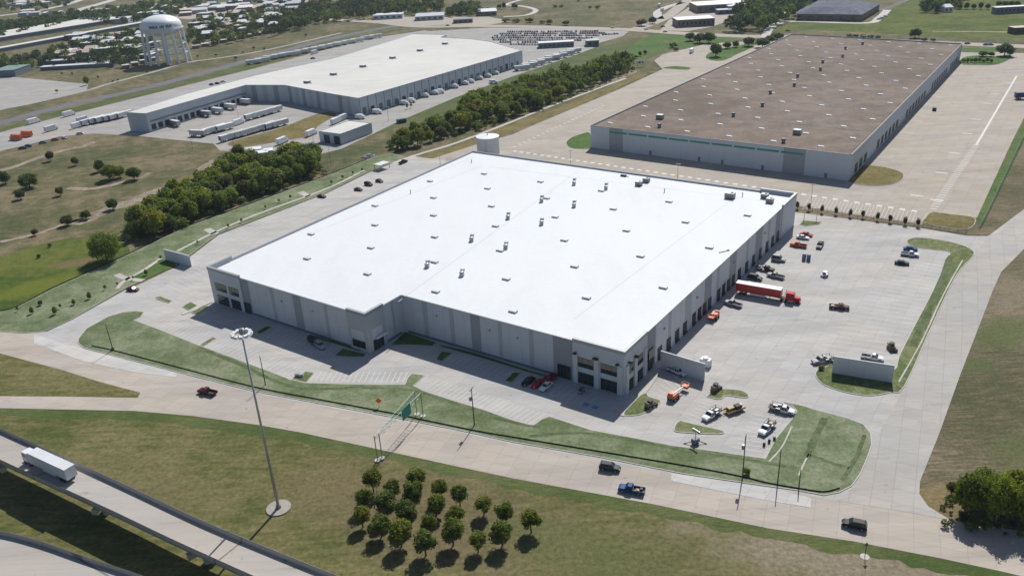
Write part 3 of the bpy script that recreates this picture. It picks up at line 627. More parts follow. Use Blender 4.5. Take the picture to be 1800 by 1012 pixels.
um = MB(); um.box((0, 0, .2), (3.6, 2.6, 2.0), K_steeld, top=K_whited); um.box((0, 0, 0), (3.2, 2.2, .2), K_frame); um.cyl((.8, 0, 2.2), (.8, 0, 2.35), .6, K_frame)
rooftop(um, 'cooling_unit', [(1283, 348)], roof, HR, cS)
um = MB(); um.cyl((0, 0, 0), (0, 0, 1.4), .16, K_steeld); um.cyl((0, 0, 1.4), (0, 0, 1.6), .3, K_steeld, .05)
rooftop(um, 'vent_pipe', [(829, 286), (1305, 345), (1168, 338), (722, 340)], roof, HR, cS)
um = MB(); um.box((0, 0, 0), (2.6, 1.0, .7), K_frame); um.box((1.8, 0, 0), (1.4, .3, .2), K_steeld)
rooftop(um, 'roof_ladder', [(1096, 310)], roof, HR, cS)
um = MB(); um.box((0, 0, 0), (4.0, .5, .25), K_steeld); um.box((1.6, .2, 0), (.6, .5, .5), K_steel)
rooftop(um, 'membrane_roll', [(1273, 442)], roof, HR, cS, radians(20))

# ---------------------------------------------------------------- brown roofed warehouse
def hall(name, corners, h, wallm, roofm, label, cat='warehouse', par=.7, trim=None, base=0.0):
    """corners: photo pixels of the parapet line, counter clockwise seen from above"""
    C = []
    for c in corners:
        p = at(c[0], c[1], h); p.z = 0; C.append(p)
    area = sum(C[i].x * C[(i + 1) % len(C)].y - C[(i + 1) % len(C)].x * C[i].y for i in range(len(C)))
    if area < 0: C.reverse()
    root = empty(name, C[0], 0, label, cat)
    for i in range(len(C)):
        a, b = C[i], C[(i + 1) % len(C)]; n = outn(a, b); m = MB()
        m.hexa([a + Z * base, b + Z * base, b - n * .35 + Z * base, a - n * .35 + Z * base, a + Z * h, b + Z * h, b - n * .35 + Z * h, a - n * .35 + Z * h], wallm)
        d = (b - a).normalized(); L = (b - a).length
        for j in range(1, int(L / 7.5)): m.box(a + d * (j * 7.5) + n * .01 + Z * .2, (.10, .03, h - .5), K_mid, (d, n))
        m.build('wall', root)
        if trim:
            m = MB(); m.hexa([a + n * .08 + Z * (h), b + n * .08 + Z * (h), b - n * .4 + Z * (h), a - n * .4 + Z * (h), a + n * .08 + Z * (h + .25), b + n * .08 + Z * (h + .25), b - n * .4 + Z * (h + .25), a - n * .4 + Z * (h + .25)], trim)
            m.build('coping', root)
    m = MB(); m.face([(v.x, v.y, h - par) for v in C], roofm)
    return root, C, m.build('roof', root)
HB = 12.0
bh, BC, broof = hall('warehouse', [(1038, 221), (1497, 273), (1692, 77), (1392, 60)], HB, K_bwall, K_broof,
                     'brown roofed warehouse with a green stripe on its front, behind the new one', par=.5, trim=K_trim)
b0, b1 = at(1038, 221, HB), at(1497, 273, HB); b2 = at(1692, 77, HB); b3 = at(1392, 60, HB)
for v in (b0, b1, b2, b3): v.z = 0
nF = outn(b0, b1); dF = dirs(b0, b1); nR = outn(b1, b2); dR = dirs(b1, b2); LF = (b1 - b0).length; LR = (b2 - b1).length
def bslab(o, d, n, s0, s1, z0, z1, pr, mat, name, root=bh):
    m = MB(); p = o + d * s0; q = o + d * s1
    m.hexa([p + Z * z0, q + Z * z0, q + n * pr + Z * z0, p + n * pr + Z * z0, p + Z * z1, q + Z * z1, q + n * pr + Z * z1, p + n * pr + Z * z1], mat); return m.build(name, root)
for s0, s1 in ((.085, .145), (.775, .85)): bslab(b0, dF, nF, LF * s0, LF * s1, .05, HB - .04, .09, K_dark, 'accent_panel')
for k in range(9): bslab(b0, dF, nF, LF * (.085 + k * .085), LF * (.085 + k * .085 + .078), HB - 2.6, HB - 1.7, .14, K_green, 'green_stripe')
for s_ in (.26, .46, .55, .70, .92): bslab(b0, dF, nF, LF * s_, LF * s_ + 1.2, .1, 2.4, .08, K_trim, 'door')
for k in range(34):
    if k in (3, 4, 11, 12, 20, 21, 29): continue
    s0 = LR * (.03 + k * .0275); bslab(b1, dR, nR, s0, s0 + 5.2, .9, 5.2, .10, K_door, 'dock_door')
m = MB()
for k in range(1, 7):
    p = b1 + dR * (LR * k / 7 ) ; q = b0 + dirs(b0, b3) * ((b3 - b0).length * k / 7)
    d = (q - p).normalized(); n = Vector((-d.y, d.x, 0)) * .35
    m.face([v + Z * (HB - .46) for v in (p - n, q - n, q + n, p + n)], K_groof)
o = m.build('roof_joint'); o.parent = broof; o.matrix_parent_inverse = Matrix.Translation(bh.location).inverted()
sk = MB(); sk.box((0, 0, 0), (3.0, 1.8, .4), K_white, taper=(.8, .7))
spots = []
for i in range(16):
    for j in range(6):
        u, v = (i + .5) / 16, (j + .45) / 6 + (.04 if i % 2 else -.03)
        P = b0.lerp(b1, v).lerp(b3.lerp(b2, v), u); P.z = HB - .5
        spots.append(proj(P))
rooftop(sk, 'skylight', spots, broof, HB - .5, bh.location)
fk = MB(); fk.cyl((0, 0, 0), (0, 0, 1.3), .8, K_trim); fk.cyl((0, 0, 1.3), (0, 0, 2.1), 1.2, K_trim, .9)
rooftop(fk, 'exhaust_fan', [(1377, 251), (1159, 224), (1340, 187), (1354, 165), (1396, 152), (1402, 136), (1442, 124), (1446, 111), (1481, 101), (1486, 87), (1516, 79), (1518, 68), (1289, 205), (1247, 134), (1342, 187)][:13], broof, HB - .5, bh.location)
uk = MB(); uk.box((0, 0, .2), (3.6, 2.8, 2.2), K_sgreen, top=K_whited); uk.box((0, 0, 0), (3.2, 2.4, .2), K_frame)
rooftop(uk, 'cooling_unit', [(1160, 209), (1401, 236)], broof, HB - .5, bh.location)

# ---------------------------------------------------------------- older white warehouse with a long wing
HO = 12.0
oh, OC, oroof = hall('warehouse', [(222, 198), (256, 200), (432, 150), (500, 150), (587, 166), (630, 173), (918, 89), (900, 84), (861, 73), (822, 68), (775, 66), (785, 61), (726, 60), (667, 78), (595, 100), (450, 132), (330, 164)], HO, K_bwall, K_oroof,
                     'older white warehouse with a long narrow wing, in the truck yard', par=.15, trim=K_whited)
q0, q1 = at(630, 173, HO), at(918, 89, HO); q2 = at(432, 150, HO); q3 = at(256, 200, HO); q4 = at(587, 166, HO); q5 = at(500, 150, HO)
for v in (q0, q1, q2, q3, q4, q5): v.z = 0
dd = dirs(q0, q1); nn = outn(q0, q1); LL = (q1 - q0).length
for k in range(24):
    s0 = LL * (k + .3) / 24.5
    bslab(q0, dd, nn, s0, s0 + 3.4, .9, 4.6 if k % 3 else 5.2, .12, K_door if k % 4 == 1 else K_trim, 'dock_door', oh)
    bslab(q0, dd, nn, s0 - 2.2, s0 - 1.8, .1, HO - .3, .1, K_trim, 'downpipe', oh)
dd3 = dirs(q3, q2); nn3 = outn(q3, q2); L3 = (q2 - q3).length
for k in range(16): bslab(q3, dd3, nn3, L3 * (k + .4) / 16.5, L3 * (k + .4) / 16.5 + 3.6, .9, 4.4, .12, K_door, 'dock_door', oh)
bslab(q3, dd3, nn3, 2, L3 - 2, 6.2, 6.8, .5, K_trim, 'canopy', oh)
for a, b in ((q2, q5), (q5, q4), (q4, q0)):
    d_ = dirs(a, b); n_ = outn(a, b); l_ = (b - a).length
    for k in range(int(l_ / 9)): bslab(a, d_, n_, 4 + k * 9, 8 + k * 9, .1, HO - .3, .1, K_mid if k % 2 else K_dark, 'accent_panel', oh)
ok = MB(); ok.box((0, 0, 0), (4.6, 3.0, 1.5), K_steeld, top=K_steel); ok.box((3.5, 0, 0), (2.4, .8, .4), K_steel); ok.box((0, 0, 1.5), (4.8, 3.2, .1), K_whited)
rooftop(ok, 'cooling_unit', [(540, 146), (586, 132), (638, 118), (690, 103), (738, 90), (782, 78)], oroof, HO - .15, oh.location)
an, _, _ = hall('annex', [(872, 108), (882, 109), (908, 100), (899, 99)], 6, K_white, K_white, 'small white annex at the far corner of the older warehouse', 'annex', .1)
sh, SC, sroof = hall('shed', [(560, 231), (598, 236), (653, 216), (613, 212)], 6.3, K_bwall, K_oroof, 'small flat shed with two dark door bays in the truck yard', 'shed', .1, trim=K_whited)
s0, s1 = at(560, 231, 6.3), at(598, 236, 6.3)
for v in (s0, s1): v.z = 0
for a, b in ((.22, .48), (.68, .95)): bslab(s0, dirs(s0, s1), outn(s0, s1), (s1 - s0).length * a, (s1 - s0).length * b, .1, 4.8, .1, K_door, 'door', sh)

# screen walls
def screen(b0_, b1_, h, label, ret=None):
    a, b = at(*b0_), at(*b1_); d = dirs(a, b); n = Vector((d.y, -d.x, 0)); m = MB()
    m.hexa([a + n * .15, b + n * .15, b - n * .15, a - n * .15, a + n * .15 + Z * h, b + n * .15 + Z * h, b - n * .15 + Z * h, a - n * .15 + Z * h], K_wall)
    for j in range(1, int((b - a).length / 4)): m.box(a + d * j * 4 + n * .155, (.08, .02, h - .2), K_mid, (d, n))
    r = empty('screen_wall', a, 0, label, 'wall')
    m.build('wall_panel', r); c = MB()
    c.hexa([a + n * .2 + Z * h, b + n * .2 + Z * h, b - n * .2 + Z * h, a - n * .2 + Z * h, a + n * .2 + Z * (h + .12), b + n * .2 + Z * (h + .12), b - n * .2 + Z * (h + .12), a - n * .2 + Z * (h + .12)], K_wall)
    c.build('coping', r)
screen((1462, 656), (1568, 673), 5.3, 'grey screen wall on the curved grass strip of the truck court')
screen((1161, 646), (1238, 670), 5.4, 'grey screen wall joined to the near corner of the warehouse')
screen((292, 457), (337, 469), 4.6, 'grey screen wall at the left edge of the car park')

# cylindrical water tank behind the warehouse
tc = at(859, 271); t = empty('water_tank', tc, 0, 'white cylindrical water tank behind the far left corner of the warehouse', 'water tank')
m = MB(); hT = 9.8; rT = 6.1
m.lathe(tc, [(rT, 0), (rT, hT * .5), (rT, hT)], K_whited, 40); m.build('shell', t, smooth=True)
m = MB(); m.lathe(tc + Z * hT, [(rT + .15, -.15), (rT + .15, .05), (rT * .5, .45), (.05, .7)], K_white, 40); m.build('tank_roof', t)
m = MB(); m.cyl(tc + Z * (hT + .6), tc + Z * (hT + 1.6), .25, K_steel); m.build('vent', t)
m = MB()
for k in range(12): m.box(tc + Vector((-1.2, -rT - .2, .5 + k * .8)), (.6, .06, .06), K_steel)
for s_ in (-.3, .3): m.box(tc + Vector((-1.2 + s_, -rT - .2, .1)), (.06, .06, hT), K_steel)
m.build('ladder', t)

# ---------------------------------------------------------------- water tower
wc = at(297, 110); wt = empty('water_tower', wc, 0, 'huge white water tower with a domed tank on many legs, beside the dark far road', 'water tower')
RT = 19.0; HB0 = 24.5
m = MB(); pr = []
for k in range(13):
    a = radians(-90 + k * 15)
    pr.append((RT * max(.02, cos(a) if a < 0 else cos(a)), (sin(a) * (7.0 if a < 0 else 9.5)) + HB0 + 7.5 + (3.0 if a >= 0 else 0)))
m.lathe(wc, pr, K_tank, 48); m.build('tank', wt, smooth=True)
m = MB(); m.lathe(wc, [(3.4, 0), (2.6, 2.5), (2.4, HB0 + 1)], K_tank, 20); m.build('riser', wt, smooth=True)
m = MB(); m.lathe(wc, [(RT + .9, HB0 + 7.0), (RT + 1.0, HB0 + 7.4), (RT + .2, HB0 + 7.5), (RT + .2, HB0 + 7.0)], K_tank, 48)
for k in range(48):
    a = 2 * pi * k / 48; p = wc + Vector((cos(a), sin(a), 0)) * (RT + .85) + Z * (HB0 + 7.4); m.box(p, (.1, .1, 1.1), K_tank)
m.lathe(wc, [(RT + .9, HB0 + 8.45), (RT + .98, HB0 + 8.5), (RT + .9, HB0 + 8.55)], K_tank, 48); m.build('balcony', wt)
NL = 14
for k in range(NL):
    a = 2 * pi * (k + .3) / NL; u_ = Vector((cos(a), sin(a), 0))
    m = MB(); m.cyl(wc + u_ * (RT + 2.2), wc + u_ * (RT - .6) + Z * (HB0 + 7), 1.1, K_tank, 1.0, n=10); m.build('leg', wt, smooth=False)
for zz in (9.5, 18.0):
    m = MB()
    for k in range(NL):
        a = 2 * pi * (k + .3) / NL; b_ = 2 * pi * (k + 1.3) / NL; rr = RT + 2.2 - 2.8 * zz / (HB0 + 7)
        m.cyl(wc + Vector((cos(a), sin(a), 0)) * rr + Z * zz, wc + Vector((cos(b_), sin(b_), 0)) * rr + Z * zz, .6, K_tank, n=6)
    m.build('brace_ring', wt)
m = MB(); rnd = random.Random(3)
for k in range(-7, 8):
    if k in (-1, 3): continue
    a = radians(-90 + 18) + k * .075; u_ = Vector((cos(a), sin(a), 0)); hgt_ = 2.4
    p = wc + u_ * (RT * .985) + Z * (HB0 + 9.4)
    m.box(p, (1.0, .9, hgt_ * (1 if k % 3 else .8)), K_letter, (Vector((-u_.y, u_.x, 0)), u_))
m.build('lettering', wt)

# ---------------------------------------------------------------- high light mast, gantry, poles
def ring_mast():
    b = at(490, 893); H_ = 45.0
    r = empty('light_mast', b, 0, 'very tall light mast with a ring of white floodlights on the mown field', 'light mast')
    m = MB(); m.cyl(b + Z * .25, b + Z * H_, .36, K_steel, .15, n=14); m.build('pole', r, smooth=True)
    m = MB(); m.cyl(b + Z * .02, b + Z * .28, 2.75, m_paint('weathered_pad_concrete', (.33, .31, .27), .9, var=.2), n=36); m.build('concrete_pad', r)
    m = MB(); m.cyl(b + Z * .28, b + Z * 1.0, .62, K_steeld, .5, n=14); m.build('base_plate', r)
    c = b + Z * (H_ - .4); R_ = 1.45
    m = MB(); m.cyl(c, c + Z * 1.0, .5, K_steeld, .35)
    pts = [c + Vector((cos(2 * pi * i / 20), sin(2 * pi * i / 20), 0)) * R_ for i in range(20)]
    for i in range(20): m.cyl(pts[i], pts[(i + 1) % 20], .09, K_steel, n=6)
    for i in range(0, 20, 5): m.cyl(c, pts[i], .07, K_steel, n=6)
    m.build('ring_frame', r)
    for i in range(12):
        a = 2 * pi * i / 12 + .2; u_ = Vector((cos(a), sin(a), 0)); m = MB()
        m.box(c + u_ * (R_ + .35) - Z * .38, (.80, .80, .5), K_white, (Vector((-u_.y, u_.x, 0)), u_), taper=(.75, .75))
        m.build('floodlight', r)
ring_mast()
def gantry():
    n0, n1 = at(664, 810), at(672, 806); f0, f1 = at(733, 729), at(744, 732); hh = 7.4
    r = empty('sign_gantry', n0, 0, 'pale green overhead sign gantry spanning the road', 'sign gantry')
    for p in (n0, n1, f0, f1):
        m = MB(); m.cyl(p + Z * .3, p + Z * hh, .12, K_sgreen, n=8); m.build('post', r)
        m = MB(); m.cyl(p + Z * .02, p + Z * .35, .75, C_kerb, n=14); m.build('footing', r)
    m = MB(); chords = []
    for (p, q) in ((n0, f0), (n1, f1)):
        for zz in (hh - .1, hh - 1.1): m.cyl(p + Z * zz, q + Z * zz, .045, K_sgreen, n=6)
    K = 16
    for i in range(K + 1):
        t = i / K; a, b = n0.lerp(f0, t), n1.lerp(f1, t)
        for zz in (hh - .1, hh - 1.1): m.cyl(a + Z * zz, b + Z * zz, .025, K_sgreen, n=5)
        if i < K:
            t2 = (i + 1) / K; a2, b2_ = n0.lerp(f0, t2), n1.lerp(f1, t2)
            z0, z1 = (hh - .1, hh - 1.1) if i % 2 else (hh - 1.1, hh - .1)
            m.cyl(a + Z * z0, a2 + Z * z1, .025, K_sgreen, n=5); m.cyl(b + Z * z0, b2_ + Z * z1, .025, K_sgreen, n=5)
            m.cyl(a + Z * (hh - .1), b2_ + Z * (hh - .1), .025, K_sgreen, n=5)
    m.build('truss', r)
    d = dirs(n0, f0); nrm = Vector((d.y, -d.x, 0)); m = MB()
    p = n1.lerp(f1, .50); q = n1.lerp(f1, .70)
    for off, mt in ((.35, K_teal), ):
        m.hexa([p + nrm * off + Z * (hh - 2.6), q + nrm * off + Z * (hh - 2.6), q + nrm * (off + .1) + Z * (hh - 2.6), p + nrm * (off + .1) + Z * (hh - 2.6), p + nrm * off + Z * (hh + .6), q + nrm * off + Z * (hh + .6), q + nrm * (off + .1) + Z * (hh + .6), p + nrm * (off + .1) + Z * (hh + .6)], mt)
    s_ = m.build('sign_panel', r)
gantry()
def upole(px, py, h, name, label, cat, arm=None, r_=.16, mat=K_wood, lamp=False, group=None):
    b = at(px, py); r = empty(name, b, 0, label, cat, group)
    m = MB(); m.cyl(b, b + Z * h, r_, mat, r_ * .6, n=8); m.build('pole', r)
    if arm:
        m = MB()
        for zz in arm: m.box(b + Z * (h - zz), (2.2, .14, .14), mat, (Vector((cos(ROADROT + pi / 2), sin(ROADROT + pi / 2), 0)), Vector((cos(ROADROT), sin(ROADROT), 0))))
        m.build('cross_arm', r)
        m = MB(); m.cyl(b + Vector((-.45, -.2, h - 3.4)), b + Vector((-.45, -.2, h - 2.3)), .35, K_steeld); m.build('transformer', r)
    if lamp:
        m = MB(); m.box(b + Vector((.5, 0, h)), (1.2, .45, .2), K_steeld); m.box(b + Vector((-.5, 0, h)), (1.2, .45, .2), K_steeld); m.build('lamp_head', r)
    return r
upole(834, 748, 11.2, 'utility_pole', 'dark wooden utility pole right of the sign gantry', 'utility pole', arm=(.3,))
upole(1305, 840, 11.6, 'utility_pole', 'tall wooden utility pole with a transformer at the lower right lawn', 'utility pole', arm=(.4, 1.3))
upole(467, 677, 9.6, 'utility_pole', 'thin utility pole beside the light mast', 'utility pole')
upole(199, 616, 9.4, 'utility_pole', 'thin greenish utility pole at the left end of the lawn', 'utility pole')
upole(1367, 848, 9.2, 'utility_pole', 'middle of the three poles on the lower right lawn', 'utility pole')
upole(1404, 858, 5.2, 'utility_pole', 'short pole at the lower right corner of the lawn', 'utility pole')
for px, py, h, lab in [(1003, 292, 8, 'lamp post behind the left half of the new warehouse'), (1191, 318, 8, 'lamp post behind the middle of the new warehouse'), (1425, 361, 9, 'lamp post behind the right corner of the new warehouse'),
                      (1413, 388, 5, 'left of two short lamp posts on the far island'), (1435, 387, 5, 'right of two short lamp posts on the far island'), (339, 262, 11, 'lamp post at the field edge of the truck yard'), (412, 262, 9, 'lamp post by the yard grass triangle'),
                      (420, 211, 10, 'lamp post amid the trailers of the truck yard'), (553, 262, 9, 'lamp post in front of the small shed'), (683, 213, 9, 'lamp post by the green container'), (582, 292, 11, 'lamp post at the end of the left tree belt'),
                      (497, 338, 9, 'lamp post in front of the left tree belt'), (774, 290, 5, 'lamp post at the far end of the left car park')]:
    upole(px, py, h, 'lamp_post', lab, 'lamp post', None, .11, K_steeld, True)
# orange warning sign
b = at(667, 716); r = empty('warning_sign', b, 0, 'orange diamond road works sign on the lawn left of the gantry', 'sign')
m = MB(); m.cyl(b, b + Z * 2.6, .06, K_steel, n=6); m.build('post', r)
m = MB(); c = b + Z * 2.2
m.hexa([c + Vector((0, -.05, -.9)), c + Vector((.9, -.05, 0)), c + Vector((.9, .03, 0)), c + Vector((0, .03, -.9)), c + Vector((-.9, -.05, 0)), c + Vector((0, -.05, .9)), c + Vector((0, .03, .9)), c + Vector((-.9, .03, 0))], K_sign); m.build('sign_panel', r)
b = at(1520, 978); r = empty('road_sign', b, 0, 'small brown backed road sign on a round pad at the lower right verge', 'sign')
m = MB(); m.cyl(b, b + Z * 3.4, .07, K_wood, n=6); m.build('post', r)
m = MB(); m.box(b + Z * 2.8, (.9, .06, .9), K_brick, taper=(.1, 1)); m.build('sign_panel', r)
m = MB(); m.cyl(b + Z * .02, b + Z * .08, .9, C_kerb, n=16); m.build('concrete_pad', r)
b = at(1126, 118); r = empty('notice_board', b, 0, 'white notice board on posts beyond the tree belt', 'sign')
m = MB(); m.box(b + Z * 2.4, (6.5, .2, 2.6), K_white); m.box(b + Vector((-.8, -.15, 3)), (1.5, .06, 1.2), K_frame); m.box(b + Vector((1.4, -.15, 3)), (1.0, .06, 1.2), K_frame); m.build('board', r)
for s_ in (-2.6, 2.6):
    m = MB(); m.box(b + Vector((s_, 0, 0)), (.2, .2, 2.4), K_steeld); m.build('post', r)

# ---------------------------------------------------------------- fences
def fence(pts, h, mat, label, step=3.0, solid=True, name='fence', z0=.15):
    P = catmull([at(x, y) for x, y in pts], 6, False)
    r = empty(name, P[0], 0, label, 'fence'); m = MB(); pm = MB(); acc = 0
    for i in range(len(P) - 1):
        a, b = P[i], P[i + 1]; d = (b - a).normalized(); n = Vector((d.y, -d.x, 0)) * .03
        if solid: m.hexa([a + n + Z * z0, b + n + Z * z0, b - n + Z * z0, a - n + Z * z0, a + n + Z * h, b + n + Z * h, b - n + Z * h, a - n + Z * h], mat)
        else:
            for zz in (h * .35, h * .68, h): m.box((a + b) / 2 + Z * zz, ((b - a).length, .06, .06), mat, (d, Vector((-d.y, d.x, 0))))
        L = (b - a).length; s_ = acc
        while s_ < L: pm.box(a + d * s_ + Z * 0, (.09, .09, h + .15), mat); s_ += step
        acc = s_ - L
    m.build('fence_panel', r); pm.build('fence_posts', r)
fence([(162, 609), (200, 617), (300, 643), (447, 681), (560, 703), (687, 727), (825, 756), (900, 769), (1050, 794), (1200, 819), (1300, 838), (1350, 850), (1425, 863), (1452, 865), (1476, 859)], 0.5, K_fence, 'low black silt fence along the road side of the front lawn')
fence([(-20, 549), (27, 541), (95, 506), (220, 450), (325, 400), (450, 355), (590, 303), (645, 281)], 0.5, K_fence, 'low dark silt fence between the tree belt and the left bank')
fence([(1720, 403), (1735, 376), (1762, 320), (1795, 251), (1830, 180)], 2.2, K_trim, 'dark chain link fence at the right of the old yard', solid=False)
fence([(785, 283), (900, 298), (1100, 328), (1397, 366), (1500, 382), (1620, 399), (1700, 410)], 1.6, K_brick, 'brown wire fence behind the new warehouse', solid=False)

# ---------------------------------------------------------------- elevated ramps at the lower left
def ramp(top_px, low_px, h, label, piers=(), z_ground=0.0, ext=None, jointat=None):
    T = catmull([at(x, y, h) for x, y in top_px], 5, False); Lw = catmull([at(x, y, h) for x, y in low_px], 5, False)
    n = min(len(T), len(Lw)); T, Lw = T[:n], Lw[:n]
    r = empty('elevated_ramp', (T[0].x, T[0].y, 0), 0, label, 'bridge')
    m = MB(); dk = .45
    for i in range(n - 1):
        a, b, c, d = Lw[i], Lw[i + 1], T[i + 1], T[i]
        dn = Z * dk
        m.hexa([a - dn, b - dn, c - dn, d - dn, a, b, c, d], C_deck)
        for q0_, q1_ in ((0.15, .22), (.45, .52), (.78, .85)):
            a1, b1_ = a.lerp(d, q0_) - dn, b.lerp(c, q0_) - dn; c1, d1 = b.lerp(c, q1_) - dn, a.lerp(d, q1_) - dn; g = Z * 1.2
            m.hexa([a1 - g, b1_ - g, c1 - g, d1 - g, a1, b1_, c1, d1], C_deck)
    m.build('deck', r)
    for E, s in ((T, 1), (Lw, -1)):
        m = MB(); k = MB()
        for i in range(n - 1):
            a, b = E[i], E[i + 1]; oa, ob = (Lw[i] - T[i]).normalized() * .32 * s, (Lw[i + 1] - T[i + 1]).normalized() * .32 * s
            m.hexa([a - Z * .3, b - Z * .3, b + ob - Z * .3, a + oa - Z * .3, a + Z * 1.0, b + Z * 1.0, b + ob * .7 + Z * 1.0, a + oa * .7 + Z * 1.0], C_deck)
            k.hexa([a + oa * .2 + Z * 1.0, b + ob * .2 + Z * 1.0, b + ob * .5 + Z * 1.0, a + oa * .5 + Z * 1.0, a + oa * .2 + Z * 1.15, b + ob * .2 + Z * 1.15, b + ob * .5 + Z * 1.15, a + oa * .5 + Z * 1.15], K_steeld)
        m.build('parapet', r); k.build('rail', r)
    for t in piers:
        i = int(t * (n - 1)); a, b = Lw[i], T[i]; d = (b - a).normalized(); s_ = Vector((d.y, -d.x, 0)); m = MB()
        mid = (a + b) / 2; L = (b - a).length
        m.box(Vector((mid.x, mid.y, h - dk - 2.5)), (L - .4, 1.2, 1.25), C_kerb, (d, s_))
        for q in (.5,):
            p = a.lerp(b, q); m.cyl((p.x, p.y, -.3), (p.x, p.y, h - dk - 2.4), .75, C_kerb, n=12)
        m.build('pier', r)
    return r, T, Lw
HRP = 6.0
rp, RT_, RL_ = ramp([(-110, 706), (0, 757), (120, 811), (240, 866), (360, 922), (480, 972), (590, 1016), (700, 1056)], [(-110, 758), (0, 813), (100, 859), (200, 905), (300, 953), (425, 1010), (520, 1052), (640, 1106)], HRP,
     'elevated concrete ramp carrying a white semi truck', piers=(.17, .39, .60))
ramp([(-110, 925), (0, 939), (75, 958), (150, 984), (240, 1014), (340, 1050), (440, 1090)], [(-110, 1060), (0, 1078), (80, 1098), (160, 1125), (260, 1165), (360, 1210), (460, 1260)], 5.0,
     'second concrete ramp cut off by the lower left corner', piers=(.5,))
# ---------------------------------------------------------------- vehicles
PAINT = {}
def paint(c):
    if c not in PAINT: PAINT[c] = m_paint('car_paint', c, .55, .0, .05, .6); PAINT[c].node_tree.nodes['Principled BSDF'].inputs['Specular IOR Level'].default_value = .22
    return PAINT[c]
WHITE, SILVER, BLACK, MAROON, RED, DBLUE, DGREEN, GREY, ORANGE = (.72, .73, .75), (.36, .37, .39), (.016, .017, .02), (.085, .010, .022), (.40, .02, .025), (.012, .075, .20), (.02, .045, .04), (.12, .125, .13), (.55, .10, .02)
def wheels(root, xs, w_, r_=.36, wd=.26):
    for x in xs:
        for s in (-1, 1):
            m = MB(); y = s * (w_ / 2 - wd / 2 + .02)
            m.cyl((x, y - wd / 2, r_), (x, y + wd / 2, r_), r_, K_black, n=12)
            o = m.build('wheel', root, local=True)
            m = MB(); m.cyl((x, y + s * (wd / 2 - .02), r_), (x, y + s * (wd / 2 + .02), r_), r_ * .55, K_steel, n=8); g = m.build('rim', None); g.parent = o
def body_profile(L, W, zs, mat, z0=.3):
    """longitudinal body: list of (x, top z, half width factor), lofted"""
    m = MB()
    for i in range(len(zs) - 1):
        (xa, za, wa), (xb, zb, wb) = zs[i], zs[i + 1]
        m.hexa([(xa, -W / 2 * wa, z0), (xb, -W / 2 * wb, z0), (xb, W / 2 * wb, z0), (xa, W / 2 * wa, z0), (xa, -W / 2 * wa * .94, za), (xb, -W / 2 * wb * .94, zb), (xb, W / 2 * wb * .94, zb), (xa, W / 2 * wa * .94, za)], mat)
    return m
def cabin(root, x0, x1, xr0, xr1, W, zb, zt, pm):
    m = MB(); hw, tw = W / 2 * .92, W / 2 * .74
    m.hexa([(x0, -hw, zb), (x1, -hw, zb), (x1, hw, zb), (x0, hw, zb), (xr0, -tw, zt), (xr1, -tw, zt), (xr1, tw, zt), (xr0, tw, zt)], K_glass)
    m.build('windows', root, local=True)
    m = MB(); e = .03
    m.hexa([(xr0 - .05, -tw - e, zt - .04), (xr1 + .05, -tw - e, zt - .04), (xr1 + .05, tw + e, zt - .04), (xr0 - .05, tw + e, zt - .04), (xr0 + .1, -tw + .1, zt + .06), (xr1 - .1, -tw + .1, zt + .06), (xr1 - .1, tw - .1, zt + .06), (xr0 + .1, tw - .1, zt + .06)], pm)
    for f in (0.0, .5, 1.0):
        for s in (-1, 1):
            a = Vector((x0 + (x1 - x0) * f, s * (hw + .01), zb)); b = Vector((xr0 + (xr1 - xr0) * f, s * (tw + .01), zt)); m.cyl(a, b, .055, pm, n=5, cap=False)
    m.build('cab_roof', root, local=True)
def lights(root, xf, xr, W, z, K=K_white):
    for s in (-1, 1):
        m = MB(); m.box((xf, s * W * .36, z - .1), (.06, .34, .2), K_white); m.build('headlight', root, local=True)
        m = MB(); m.box((xr, s * W * .38, z - .05), (.06, .26, .24), K_redl); m.build('tail_light', root, local=True)
K_redl = m_paint('tail_light_plastic', (.35, .01, .01), .3)
